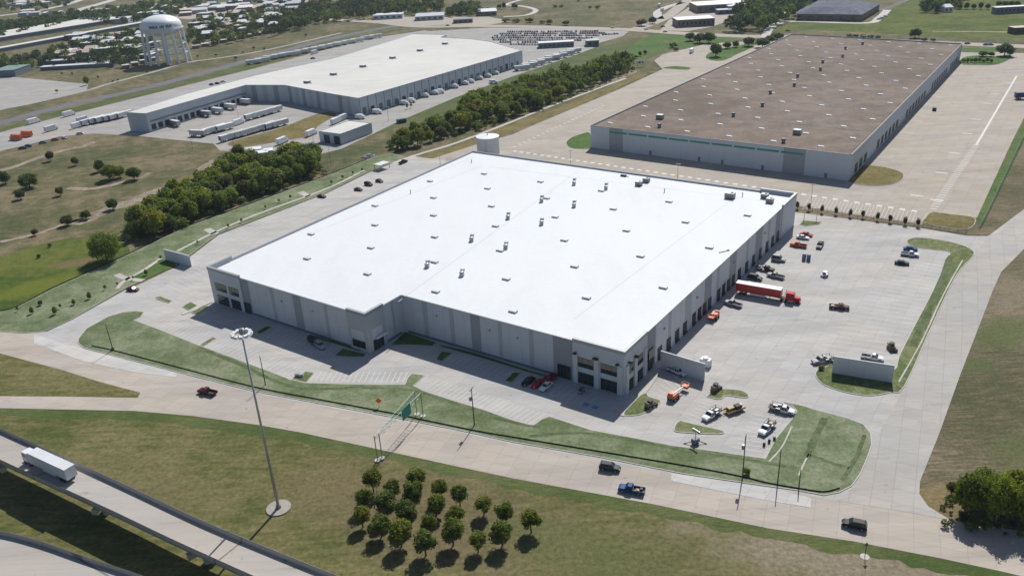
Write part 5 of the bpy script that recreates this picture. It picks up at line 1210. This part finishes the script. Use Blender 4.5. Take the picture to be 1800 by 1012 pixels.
for _ in range(14):
    t_ = _ra.random(); APTS.append((335 + 150 * t_, _ra.uniform(48, 76) - 26 * t_, _ra.uniform(10, 20)))
for i, (x, y, wpx) in enumerate(APTS):
    block(x, y, wpx, 13, 6.0, K_brick, K_white if i % 3 else K_pinkroof, 'low apartment block with a pale roof among dark trees', random.Random(i).uniform(-.25, .25), gable=i % 2 == 0, name='apartment_block', cat='apartment block', win=3, group='apartment blocks among the trees at the upper left')
for i, (x, y) in enumerate(gline((345, 86), (468, 60), 9)):
    block(x, y, 12, 6, 3, K_brick, K_whited if i % 2 else K_pinkroof, 'low garage in the row along the edge of the apartments', .38, name='garage', cat='garage', group='garages along the apartments')
for i, (x, y) in enumerate(gline((222, 121), (268, 108), 4)):
    block(x, y, 11, 6, 3, K_brick, K_whited, 'low garage in the row left of the water tower', .38, name='garage', cat='garage', group='garages left of the water tower')
for x, y, wpx, D, h, wl, rf, g, win, lab in [
    (682, 34, 52, 22, 5, K_bwall, K_whited, False, 5, 'low wide shed with a pale roof left of two beyond the road'),
    (755, 36, 50, 24, 5, K_mid, K_bwall, True, 5, 'low wide shed with a ridge roof right of two beyond the road'),
    (856, 28, 34, 20, 5, K_brick, K_white, True, 3, 'house with a bright white roof among the trees'),
    (814, 41, 34, 14, 4, K_brick, K_trim, False, 4, 'dark low building behind the packed car lot'),
    (978, 84, 62, 10, 4.5, K_trim, K_whited, False, 8, 'low grey hall at the near edge of the packed car lot'),
    (1042, 82, 22, 12, 5, K_trim, K_sgreen, False, 2, 'green roofed gatehouse at the right of the packed car lot'),
    (1223, 47, 66, 24, 7, K_brick, K_whited, False, 9, 'two storey brick office building with a flat pale roof'),
    (1256, 22, 62, 40, 8, K_brick, K_whited, False, 6, 'larger brick hall with a grey roof at the top'),
    (1303, 22, 44, 60, 7, K_mid, K_whited, False, 5, 'white roofed wing right of the brick hall at the top'),
    (1283, 25, 42, 12, 4.5, K_trim, K_bwall, False, 4, 'low canopy building in front of the white roofed wing'),
    (1778, 24, 56, 8, 6, K_trim, K_whited, False, 8, 'long dark grandstand with a pale roof at the top right'),
    (1795, 60, 26, 10, 5, K_frame, K_pinkroof, False, 2, 'small tan roofed shelter at the right edge'),
    (1667, 22, 14, 10, 5, K_whited, K_white, True, 2, 'small white house at the top right meadow'),
    (1377, 32, 12, 8, 4, K_brick, K_whited, True, 2, 'little white roofed hut by the dark roofed building'),
    (8, 136, 40, 30, 6, K_trim, K_sgreen, False, 0, 'dull green roofed hall at the left edge'),
    (330, 24, 46, 30, 5, K_brick, K_pinkroof, False, 0, 'pinkish roofed hall far at the upper left'),
    (385, 18, 40, 30, 5, K_brick, K_whited, False, 0, 'white roofed hall right of the pinkish one'),
    (372, 10, 12, 20, 9, K_teal, K_whited, False, 0, 'small green and white hall far at the upper left'),
    (430, 22, 34, 26, 5, K_brick, K_pinkroof, True, 0, 'tan hall far at the top centre left'),
    (420, 8, 40, 40, 7, K_mid, K_bwall, False, 0, 'long grey hall at the top centre left'),
    (500, 34, 24, 12, 4, K_brick, K_whited, True, 0, 'low pale roofed house at the edge of the far tree group'),
    (548, 10, 24, 16, 5, K_brick, K_pinkroof, True, 0, 'pink roofed house in the far tree group'),
    (575, 14, 14, 14, 5, K_brick, K_pinkroof, True, 0, 'tan roofed house in the far tree group'),
    (670, 3, 30, 30, 6, K_mid, K_white, False, 0, 'bright roofed hall cut off by the top edge'),
    (45, 10, 50, 30, 6, K_mid, K_oroof, False, 0, 'pale hall at the upper left corner')]:
    block(x, y, wpx, D, h, wl, rf, lab, 0, g, win=win)
_rb = random.Random(31)
for i in range(46):
    t_ = i / 45; x_ = 150 + 400 * t_ + _rb.uniform(-14, 14); y_ = 34 - 22 * t_ + _rb.uniform(-10, 12)
    if y_ < 1: continue
    block(x_, y_, _rb.uniform(9, 26), _rb.uniform(14, 34), _rb.uniform(4, 7), _rb.choice([K_brick, K_mid, K_trim]), _rb.choice([K_white, K_whited, K_oroof, K_pinkroof, K_bwall, K_whited]), 'small pale roofed building in the far built up strip along the top left', _rb.uniform(-.3, .4), _rb.random() < .4, group='far built up strip at the top left')
for i in range(14):
    block(_rb.uniform(5, 130), _rb.uniform(2, 30), _rb.uniform(10, 24), _rb.uniform(16, 34), 5, K_mid, _rb.choice([K_whited, K_pinkroof, K_oroof]), 'small pale building by the highways in the upper left corner', _rb.uniform(0, .4), group='far buildings by the highways')
# big dark roofed building at the upper right (hip roof)
hcs = [at(1400, 36), at(1512, 38), at(1545, 18), at(1420, 15)]
for v in hcs: v.z = 0
r = empty('building', hcs[0], 0, 'wide low building with a dark blue grey hip roof at the upper right', 'building')
m = MB(); m.extrude(hcs, 0, 6.5, K_brick); m.build('wall', r)
c_ = sum(hcs, Vector()) / 4; m = MB()
lo = [v + (v - c_).normalized() * 2 + Z * 6.55 for v in hcs]; up = [c_.lerp(v, .62) + Z * 11 for v in hcs]
m.hexa(lo + up, K_groof); m.build('roof', r)
for k in range(6):
    m = MB(); p = hcs[0].lerp(hcs[1], (k + .5) / 6); m.box(p + Vector((0, -.1, 1)), (8, .3, 3), K_glass); m.build('window', r)
# white covered flat sheds behind the left tree belt
for i, (x, y, wp) in enumerate([(436, 283, 26), (460, 279, 24), (448, 273, 24), (474, 275, 14)]):
    block(x, y, wp, 6, 3, K_whited, K_white, '%s white flat shed from the left behind the left tree belt' % ORD[i], .3, name='flat_shed', cat='shed')

# ---------------------------------------------------------------- trees
L_orch = m_leaf('orchard_leaves', (.065, .110, .020), (.125, .165, .032), (.235, .200, .055))
L_dark = m_leaf('dark_leaves', (.050, .090, .024), (.092, .145, .036), (.155, .200, .050))
L_mid = m_leaf('green_leaves', (.088, .140, .022), (.170, .225, .040), (.265, .300, .060))
L_yel = m_leaf('yellowish_leaves', (.110, .145, .018), (.190, .220, .032), (.270, .265, .055))
L_olive = m_leaf('olive_leaves', (.070, .085, .030), (.110, .120, .045), (.160, .145, .065))
def tree_meshes(seed, leafm, nleaf=1500, leaf=.11, nclump=16, shape='round'):
    """a unit tree (height 1, crown about .8 wide): trunk with limbs, crown of leaf sized faces in clumps"""
    rd = random.Random(seed); tr = MB(); cr = MB()
    top = {'bush': .25, 'full': .32}.get(shape, .42)
    tr.cyl((0, 0, -.02), (rd.uniform(-.02, .02), rd.uniform(-.02, .02), top), .030, K_bark, .019, n=7)
    cl = []
    for i in range(nclump):
        a = i * 2.399 + rd.uniform(-.4, .4); u = (i + .5) / nclump; el = 1 - 1.75 * u
        rr = math.sqrt(max(0, 1 - el * el)); k = rd.uniform(.62, 1.0)
        if shape == 'tall': c = Vector((cos(a) * rr * .20 * k, sin(a) * rr * .20 * k, .56 + el * .36 * k))
        elif shape == 'bush': c = Vector((cos(a) * rr * .36 * k, sin(a) * rr * .36 * k, .42 + el * .30 * k))
        elif shape == 'full': c = Vector((cos(a) * rr * .34 * k, sin(a) * rr * .34 * k, .50 + el * .32 * k))
        else: c = Vector((cos(a) * rr * .29 * k, sin(a) * rr * .29 * k, .60 + el * .26 * k))
        cl.append((c, rd.uniform(.09, .20)))
        if i % 3 == 0: tr.cyl((0, 0, top * .8), c, .014, K_bark, .005, n=5, cap=False)
    if shape != 'tall': cl.append((Vector((0, 0, .6 if shape == 'round' else .4)), .2))
    for i in range(nleaf):
        c, r_ = cl[rd.randrange(len(cl))]
        d = Vector((rd.gauss(0, 1), rd.gauss(0, 1), rd.gauss(0, 1))).normalized()
        p = c + d * r_ * (rd.random() ** .33); n = (d + Vector((rd.uniform(-1, 1), rd.uniform(-1, 1), rd.uniform(-.5, 1.2)))).normalized()
        x = n.orthogonal().normalized(); y = n.cross(x); s = leaf * rd.uniform(.25, .6)
        a = rd.uniform(0, pi); x, y = x * cos(a) + y * sin(a), y * cos(a) - x * sin(a)
        cr.face([p - x * s, p - y * s * .55, p + x * s, p + y * s * .55], leafm)
    to = tr.build('trunk'); co = cr.build('crown')
    r = to.data, co.data
    bpy.data.objects.remove(to); bpy.data.objects.remove(co)
    return r
L_wood = m_leaf('far_dark_leaves', (.022, .046, .024), (.036, .068, .030), (.060, .096, .038))
TV = {}
def tv(kind, i):
    k = (kind, i)
    if k not in TV:
        mat = {'orch': L_orch, 'dark': L_dark, 'mid': L_mid, 'yel': L_yel, 'olive': L_olive, 'bush': L_dark, 'big': L_mid, 'tall': L_wood, 'willow': L_mid, 'small': L_olive}[kind]
        n, lf, nc = {'orch': (2600, .085, 18), 'big': (6500, .055, 34), 'willow': (7000, .05, 40), 'bush': (900, .12, 12), 'tall': (1300, .09, 16), 'small': (500, .12, 9)}.get(kind, (2600, .10, 22))
        TV[k] = tree_meshes(hash_(kind) + i * 17, mat, n, lf, nc, {'bush': 'bush', 'tall': 'tall', 'willow': 'bush', 'orch': 'round', 'small': 'round'}.get(kind, 'full'))
    return TV[k]
def hash_(s): return sum(ord(c) * (i + 3) for i, c in enumerate(s))
TR = random.Random(99)
def tree(px, py, wpx=None, hpx=None, kind='mid', label=None, group=None, name='tree', cat='tree', H=None, Wd=None, loc=None, tilt=0):
    p = loc or at(px, py)
    if H is None:
        s, sh_ = mpp(px, py); H = hpx * sh_ * .92; Wd = wpx * s
    tm, cm = tv(kind, TR.randrange(4))
    r = empty(name, (p.x, p.y, 0), TR.uniform(0, 6.28), label, cat, group)
    k = {'bush': .98, 'tall': .52, 'willow': .98, 'orch': .84, 'small': .84}.get(kind, .94)
    r.scale = (Wd / k, Wd / k, H)
    for n_, me in (('trunk', tm), ('crown', cm)): link(n_, me, r)
    return r
ORCH = [(655, 840, 'top left corner'), (690, 853, 'second in the top row'), (731, 839, 'third in the top row'), (727, 865, 'below the third of the top row'), (774, 853, 'fourth in the top row'), (807, 864, 'fifth in the top row'), (849, 880, 'sixth in the top row'), (887, 898, 'seventh in the top row'),
        (641, 870, 'left edge, second down'), (679, 881, 'second row, second from the left'), (714, 898, 'centre left of the block'), (766, 881, 'centre of the block'), (801, 898, 'right of the centre'), (636, 901, 'lowest at the left edge'),
        (669, 918, 'second from the left in the bottom row'), (704, 935, 'third from the left in the bottom row'), (754, 914, 'bottom centre, in the second row'), (795, 932, 'widest one at the bottom centre'), (747, 951, 'lowest of all at the bottom'), (839, 945, 'small one at the bottom right'), (881, 934, 'bottom right, next to the last'), (932, 910, 'apart at the right end')]
for x, y, lab in ORCH:
    sc_ = random.Random(x).uniform(.84, 1.16) * (1.15 if 'widest' in lab or 'lowest of all' in lab else .85 if 'small' in lab else 1)
    p = at(x + 2, y + 25); tree(0, 0, kind='orch', H=6.2 * sc_, Wd=5.0 * sc_ * random.Random(y).uniform(.9, 1.12), loc=p, label='round orchard tree on the mown field, ' + lab, group='orchard of round trees')
# single trees of the left field
for x, y, w_, h_, k, lab in [(10, 323, 24, 28, 'dark', 'tree cut by the left edge of the field'), (53, 330, 38, 30, 'dark', 'widest single tree of the left field'), (37, 350, 20, 20, 'dark', 'tree below the widest one in the left field'), (90, 283, 17, 22, 'olive', 'dark tree beside the dirt track at the top of the left field'),
                          (134, 291, 15, 19, 'olive', 'small tree above the bushy clump'), (107, 344, 16, 19, 'olive', 'small reddish tree in the middle of the left field'), (176, 302, 20, 26, 'dark', 'left tree of the bushy clump'), (194, 316, 36, 34, 'yel', 'wide yellow green tree of the bushy clump'), (212, 312, 24, 26, 'mid', 'middle tree of the bushy clump'),
                          (237, 316, 30, 27, 'dark', 'dark round tree at the right of the bushy clump'), (199, 368, 24, 22, 'dark', 'round tree on the wide dirt track'), (152, 385, 22, 19, 'dark', 'low tree left of the wide dirt track'), (119, 396, 24, 22, 'olive', 'brownish tree at the lower edge of the left field'),
                          (62, 414, 14, 14, 'olive', 'small shrub at the lower left of the left field'), (72, 537, 10, 12, 'olive', 'small dark shrub in the yellow green meadow'), (88, 434, 8, 8, 'olive', 'tiny shrub at the meadow edge'), (69, 453, 8, 8, 'dark', 'tiny dark shrub in the meadow')]:
    tree(x, y, w_, h_, k, lab, 'single trees of the left field')
tree(189, 458, 66, 70, 'willow', 'largest airy tree, standing apart left of the dense tree belt', None)
for x, y, w_, h_, k, lab in [(1697, 903, 62, 84, 'yel', 'left tree of the big clump at the lower right'), (1722, 880, 60, 70, 'big', 'tree at the back left of the big clump at the lower right'), (1745, 915, 72, 96, 'big', 'middle tree of the big clump at the lower right'), (1778, 893, 66, 84, 'yel', 'back right tree of the big clump at the lower right'), (1803, 925, 80, 100, 'big', 'right tree of the clump, cut by the picture edge'), (1672, 868, 22, 26, 'olive', 'bare grey shrub beside the clump at the lower right')]:
    tree(x, y, w_, h_, k, lab, 'clump of trees at the lower right')
def inside(p, poly):
    c = False; j = len(poly) - 1
    for i in range(len(poly)):
        a, b = poly[i], poly[j]
        if (a.y > p.y) != (b.y > p.y) and p.x < (b.x - a.x) * (p.y - a.y) / (b.y - a.y) + a.x: c = not c
        j = i
    return c
def scatter(poly_px, gap, seed, cap):
    P = [at(x, y) for x, y in poly_px]; rd = random.Random(seed)
    x0, x1 = min(p.x for p in P), max(p.x for p in P); y0, y1 = min(p.y for p in P), max(p.y for p in P)
    got = []
    for _ in range(14000):
        q = Vector((rd.uniform(x0, x1), rd.uniform(y0, y1), 0))
        if inside(q, P) and all((q - g).length > gap * rd.uniform(.75, 1.1) for g in got):
            got.append(q)
            if len(got) >= cap: break
    return got, rd
WOODS = []
def belt(poly_px, gap, hr, kinds, label, group, seed, cap=200, wr=(.75, 1.1), own=None):
    """the nearest `own` trees are things of their own, the rest of the belt joins the far off woods"""
    got, rd = scatter(poly_px, gap, seed, cap)
    got.sort(key=lambda q: q.length); own = len(got) if own is None else own
    for i, q in enumerate(got):
        H_ = rd.uniform(*hr); k = rd.choice(kinds); W_ = H_ * rd.uniform(*wr)
        if i < own: tree(0, 0, kind=k, H=H_, Wd=W_, loc=q, label=label, group=group)
        else: WOODS.append((q, H_, W_, k))
    return len(got)
N = 0
N += belt([(230, 425), (262, 421), (330, 391), (450, 344), (562, 305), (556, 286), (500, 284), (440, 298), (400, 310), (360, 330), (320, 352), (280, 378), (236, 402)], 6.6, (7.5, 14.5), ['mid', 'mid', 'mid', 'dark', 'yel', 'yel', 'olive'], 'broad leaved tree in the dense belt left of the car park', 'dense tree belt left of the car park', 1, 130, own=80)
N += belt([(688, 270), (720, 266), (790, 238), (870, 216), (950, 190), (1020, 160), (1090, 134), (1108, 120), (1085, 108), (1040, 122), (960, 144), (890, 162), (840, 180), (815, 200), (760, 222), (700, 250)], 7.6, (7, 13), ['mid', 'mid', 'mid', 'dark', 'yel', 'yel', 'olive'], 'broad leaved tree in the long belt between the two older warehouses', 'long tree belt between the older warehouses', 2, 140, own=80)
for poly, gap, hr, seed, cap in [
    ([(1285, 60), (1340, 56), (1372, 46), (1390, 32), (1445, 18), (1452, 2), (1380, -6), (1330, 4), (1296, 30)], 12, (12, 18), 3, 90),
    ([(70, 114), (98, 90), (150, 78), (230, 60), (262, 58), (272, 98), (215, 120), (150, 114)], 14, (8, 13), 4, 170),
    ([(326, 86), (332, 52), (350, 38), (470, 20), (520, 34), (512, 52), (470, 62), (400, 78)], 15, (8, 13), 5, 190),
    ([(498, 54), (505, 28), (560, 12), (640, 8), (700, 4), (775, 2), (778, 24), (690, 30), (620, 36), (555, 40), (530, 54)], 16, (11, 16), 6, 190),
    ([(0, 72), (0, 46), (60, 38), (130, 24), (150, 32), (100, 52), (40, 64)], 20, (9, 13), 7, 60),
    ([(150, 40), (160, 24), (230, 16), (330, 6), (374, 2), (300, 30), (240, 42), (180, 46)], 18, (9, 14), 8, 120),
    ([(0, 26), (0, 2), (120, -6), (130, 4), (60, 16)], 40, (9, 14), 9, 30),
    ([(400, 12), (420, 0), (640, -10), (640, 2), (520, 10)], 24, (10, 14), 12, 90),
    ([(0, 126), (0, 110), (66, 102), (84, 116), (40, 126)], 12, (7, 11), 21, 50),
    ([(478, 66), (520, 50), (600, 37), (560, 33), (500, 46)], 14, (9, 13), 22, 40),
    ([(0, 60), (0, 48), (120, 30), (240, 20), (230, 34), (120, 44)], 15, (9, 13), 23, 120),
    ([(240, 26), (250, 8), (330, 2), (330, 14), (290, 30)], 26, (9, 13), 24, 40),
    ([(40, 22), (60, 6), (130, 2), (120, 14), (70, 24)], 34, (9, 13), 25, 24),
    ([(782, 34), (786, 16), (842, 14), (846, 30)], 11, (9, 13), 13, 24),
    ([(1622, 22), (1636, 2), (1695, -2), (1692, 12), (1650, 24)], 10, (10, 15), 10, 30)]:
    g_, rd_ = scatter(poly, gap, seed, cap)
    for q in g_: h_ = rd_.uniform(*hr); WOODS.append((q, h_, h_ * rd_.uniform(.85, 1.25), rd_.choice(['dark', 'dark', 'dark', 'mid', 'olive'])))
for poly, gap, cap, seed in [([(222, 432), (330, 398), (450, 350), (572, 308), (560, 280), (500, 276), (430, 288), (340, 328), (280, 366), (226, 398)], 4.5, 330, 41),
                        ([(682, 274), (800, 243), (880, 218), (1020, 166), (1118, 126), (1100, 104), (960, 138), (840, 172), (810, 196), (690, 244)], 5.5, 420, 42), ([(1660, 925), (1700, 932), (1800, 945), (1830, 900), (1700, 850), (1655, 880)], 2.4, 60, 43)]:
    g_, rd_ = scatter(poly, gap, seed, cap)
    for q in g_: h_ = rd_.uniform(1.6, 5.2) * (.5 if seed == 43 else 1); WOODS.append((q, h_, h_ * rd_.uniform(.9, 1.6), rd_.choice(['mid', 'yel', 'olive', 'mid', 'dark'])))
def woods():
    m = MB(); rd = random.Random(8)
    tmpl = [[tuple(v.co) for v in tv_.vertices] for tv_ in (tree_meshes(500 + i, L_dark, 260, .17, 14, 'full')[1] for i in range(5))]
    ml = {'dark': L_wood, 'mid': L_woodm, 'olive': L_woodm, 'yel': L_woody}
    for q, H_, W_, k in WOODS:
        T = tmpl[rd.randrange(5)]; a = rd.uniform(0, 6.28); ca, sa = cos(a) * W_ / .94, sin(a) * W_ / .94; n0 = len(m.v); mi = m.mi(ml[k])
        m.v += [(q.x + x * ca - y * sa, q.y + x * sa + y * ca, z * H_) for x, y, z in T]
        for i in range(0, len(T), 4): m.f.append((n0 + i, n0 + i + 1, n0 + i + 2, n0 + i + 3)); m.m.append(mi)
    tag(m.build('woods'), 'dark woods and tree masses filling the background and the backs of the tree belts', 'woods', None, 'stuff')
L_woodm = m_leaf('far_green_leaves', (.050, .090, .022), (.092, .138, .032), (.145, .190, .046))
L_woody = m_leaf('far_yellow_leaves', (.075, .110, .018), (.130, .165, .028), (.190, .200, .045))
woods()
for x, y, w_, h_, k, lab in [(1213, 72, 22, 17, 'olive', 'left tree on the lush bank behind the old yard'), (1230, 76, 26, 20, 'dark', 'second tree on the lush bank behind the old yard'), (1246, 76, 26, 22, 'dark', 'third tree on the lush bank behind the old yard'), (1258, 100, 24, 28, 'dark', 'tree with a bare trunk on the green island'), (1278, 86, 17, 14, 'dark', 'round tree in the middle of the green island'),
                          (1293, 84, 14, 14, 'dark', 'smaller round tree of the green island'), (1316, 82, 24, 20, 'olive', 'brownish tree at the corner of the brown roof'), (1340, 84, 30, 20, 'dark', 'dark bush mass at the corner of the brown roof'), (1352, 76, 20, 16, 'dark', 'tree behind the corner of the brown roof'), (1366, 70, 26, 14, 'dark', 'bush at the far edge of the brown roof'),
                          (1608, 67, 24, 20, 'dark', 'single round tree in the meadow beyond the brown roof'), (1765, 99, 34, 26, 'dark', 'big tree on the island at the far right corner'), (1727, 100, 18, 12, 'dark', 'small tree on the island at the far right corner'), (1742, 100, 14, 10, 'olive', 'brownish shrub on the island at the far right corner'),
                          (889, 39, 20, 8, 'bush', 'first bush from the left by the far road'), (908, 40, 18, 9, 'bush', 'second bush from the left by the far road'), (931, 40, 18, 10, 'mid', 'third bush from the left by the far road'), (953, 42, 14, 8, 'bush', 'fourth bush from the left by the far road'), (966, 43, 14, 10, 'dark', 'fifth bush from the left by the far road'), (995, 45, 16, 10, 'olive', 'brownish bush by the far road'),
                          (1127, 46, 24, 14, 'olive', 'olive tree at the road junction'), (1147, 42, 16, 14, 'dark', 'dark tree at the road junction'), (976, 14, 10, 7, 'bush', 'left bush alone in the far meadow'), (987, 14, 10, 7, 'bush', 'second bush alone in the far meadow'), (1037, 16, 7, 7, 'bush', 'third bush alone in the far meadow'), (1050, 16, 13, 8, 'bush', 'fourth bush alone in the far meadow'), (1017, 3, 8, 4, 'bush', 'bush at the top edge of the far meadow'),
                          (793, 24, 20, 12, 'dark', 'left tree behind the white roofed house'), (808, 25, 20, 13, 'dark', 'second tree behind the white roofed house'), (825, 25, 22, 13, 'dark', 'third tree behind the white roofed house'), (838, 24, 18, 12, 'dark', 'fourth tree behind the white roofed house'), (764, 18, 20, 18, 'dark', 'tall dark tree right of the far sheds'), (739, 20, 10, 18, 'dark', 'narrow dark tree behind the far sheds'), (732, 16, 9, 15, 'dark', 'left narrow dark tree behind the far sheds'),
                          (878, 16, 10, 10, 'dark', 'left tree at the looping track'), (886, 16, 9, 14, 'dark', 'right tree at the looping track'), (905, 16, 14, 12, 'mid', 'green tree inside the looping track'), (857, 20, 12, 8, 'mid', 'small tree right of the white roofed house'),
                          (420, 283, 30, 34, 'olive', 'grey green tree left of the white flat sheds'), (405, 288, 26, 26, 'olive', 'thin grey tree at the field corner'), (538, 284, 20, 38, 'olive', 'bare grey tree at the end of the left belt'), (1083, 118, 20, 22, 'dark', 'tree at the back end of the long belt'), (1098, 116, 20, 32, 'dark', 'tallest tree at the back end of the long belt'),
                          (1117, 103, 10, 8, 'bush', 'bush beyond the end of the long belt'), (1125, 99, 8, 10, 'dark', 'small dark tree beyond the long belt'), (1134, 96, 8, 9, 'dark', 'second small dark tree beyond the long belt'), (1188, 90, 12, 8, 'bush', 'bush at the corner of the far yard'), (1183, 84, 20, 12, 'bush', 'hedge like bush at the lush bank'),
                          (153, 150, 12, 20, 'mid', 'young tree at the corner of the grey yard'), (96, 122, 9, 10, 'mid', 'young tree in front of the carports'), (110, 133, 5, 7, 'small', 'small tree left of the front carport'), (128, 133, 5, 7, 'small', 'small tree under the front carport'), (173, 140, 5, 8, 'small', 'small tree right of the front carport'), (199, 146, 5, 6, 'small', 'small tree at the lane'), (208, 144, 5, 6, 'small', 'second small tree at the lane'), (101, 164, 6, 8, 'small', 'small tree at the edge of the grey yard'),
                          (259, 131, 6, 8, 'small', 'small tree below the water tower'), (348, 102, 6, 6, 'small', 'first small tree right of the water tower'), (380, 100, 6, 6, 'small', 'second small tree right of the water tower'), (415, 106, 8, 8, 'small', 'reddish small tree by the dark road'), (427, 94, 5, 4, 'small', 'tiny tree near the garages'), (446, 88, 7, 7, 'small', 'third small tree right of the water tower'), (465, 89, 6, 6, 'small', 'fourth small tree right of the water tower'), (538, 66, 7, 7, 'small', 'small tree in the verge above the dark road'), (32, 102, 18, 8, 'bush', 'dark bush below the long pale shed'),
                          (716, 192, 6, 9, 'small', 'left shrub by the green container'), (723, 190, 6, 9, 'small', 'right shrub by the green container')]:
    tree(x, y, w_, h_, k, lab, 'scattered far trees')
for i in range(5): tree(1686 + i * 12.4, 17, 10, 12 + (i % 2) * 3, 'dark', '%s tree from the left in the row at the top right' % ORD[i], 'tree row at the top right')
for i in range(4): tree(1755 + i * 11, 12, 12, 12, 'dark', '%s tree from the left behind the grandstand' % ORD[i], 'trees behind the grandstand')
for i, (x, w_) in enumerate([(1493, 14), (1503, 16), (1517, 14), (1530, 16), (1543, 12), (1640, 12), (1624, 14)]):
    tree(x, 66 + (x - 1490) * .05, w_, 8, 'bush', '%s hedge bush from the left beyond the brown roof edge' % ORD[i], 'hedge beyond the brown roof', 'bush', 'bush')
for i, x in enumerate(range(1693, 1748, 7)):
    tree(x, 110 + (i % 2), 8, 9 + (i * 3) % 5, 'bush', '%s shrub from the left on the island at the far right corner' % ORD[i], 'shrubs on the far right island', 'bush', 'bush')
for i, (x, y) in enumerate([(1401, 372), (1421, 375), (1444, 379), (1469, 382), (1494, 386), (1516, 388), (1542, 392), (1564, 396), (1590, 400), (1613, 403)]):
    tree(0, 0, kind='tall', H=3.6, Wd=1.6, loc=at(x, y - 4), label='%s dark narrow shrub from the left in the row behind the new warehouse' % ORD[i], group='row of dark narrow shrubs', name='conifer', cat='conifer')
YT = [(32, 548, 10), (57, 552, 14), (98, 553, 16), (107, 543, 10), (131, 536, 12), (158, 526, 14), (186, 510, 10), (207, 503, 8), (258, 484, 12), (283, 457, 9), (235, 492, 8), (348, 430, 8), (402, 402, 9), (425, 392, 9), (467, 368, 8), (491, 357, 8), (511, 351, 9), (583, 325, 9), (603, 316, 9), (621, 308, 8), (637, 303, 8)]
for i, (x, y, h_) in enumerate(YT):
    tree(x, y, h_ * .62, h_ * 1.15, 'small' if h_ < 12 else 'mid', '%s young tree from the left along the left bank' % ORD[i], 'young trees on the left bank', 'young_tree', 'young tree')
for x, y, w_, h_, lab in [(1312, 834, 16, 15, 'yellow green bush at the foot of the right utility pole'), (199, 616, 7, 8, 'small bush at the foot of the left utility pole'), (1443, 650, 12, 10, 'small tree at the left tip of the curved grass strip')]:
    tree(x, y, w_, h_, 'yel', lab, None, 'bush', 'bush')
print('belt trees', N, 'objects', len(bpy.data.objects))

# ---------------------------------------------------------------- air
hz = MB(); hz.hexa([(-2600, -120, -1), (2600, -120, -1), (2600, 3400, -1), (-2600, 3400, -1), (-2600, -120, 140), (2600, -120, 140), (2600, 3400, 140), (-2600, 3400, 140)], None)
hz.mats = []; hz.m = [0] * 6
hm_ = bpy.data.materials.new('haze_air'); hm_.use_nodes = True; nt = hm_.node_tree; nt.nodes.clear()
ou = nt.nodes.new('ShaderNodeOutputMaterial'); pv = nt.nodes.new('ShaderNodeVolumePrincipled'); nt.links.new(pv.outputs[0], ou.inputs['Volume'])
pv.inputs['Color'].default_value = (.72, .82, 1, 1); pv.inputs['Density'].default_value = .00006; pv.inputs['Anisotropy'].default_value = .2
hz.mats = [hm_]
tag(hz.build('haze'), 'thin bluish haze in the air', 'haze', None, 'stuff')
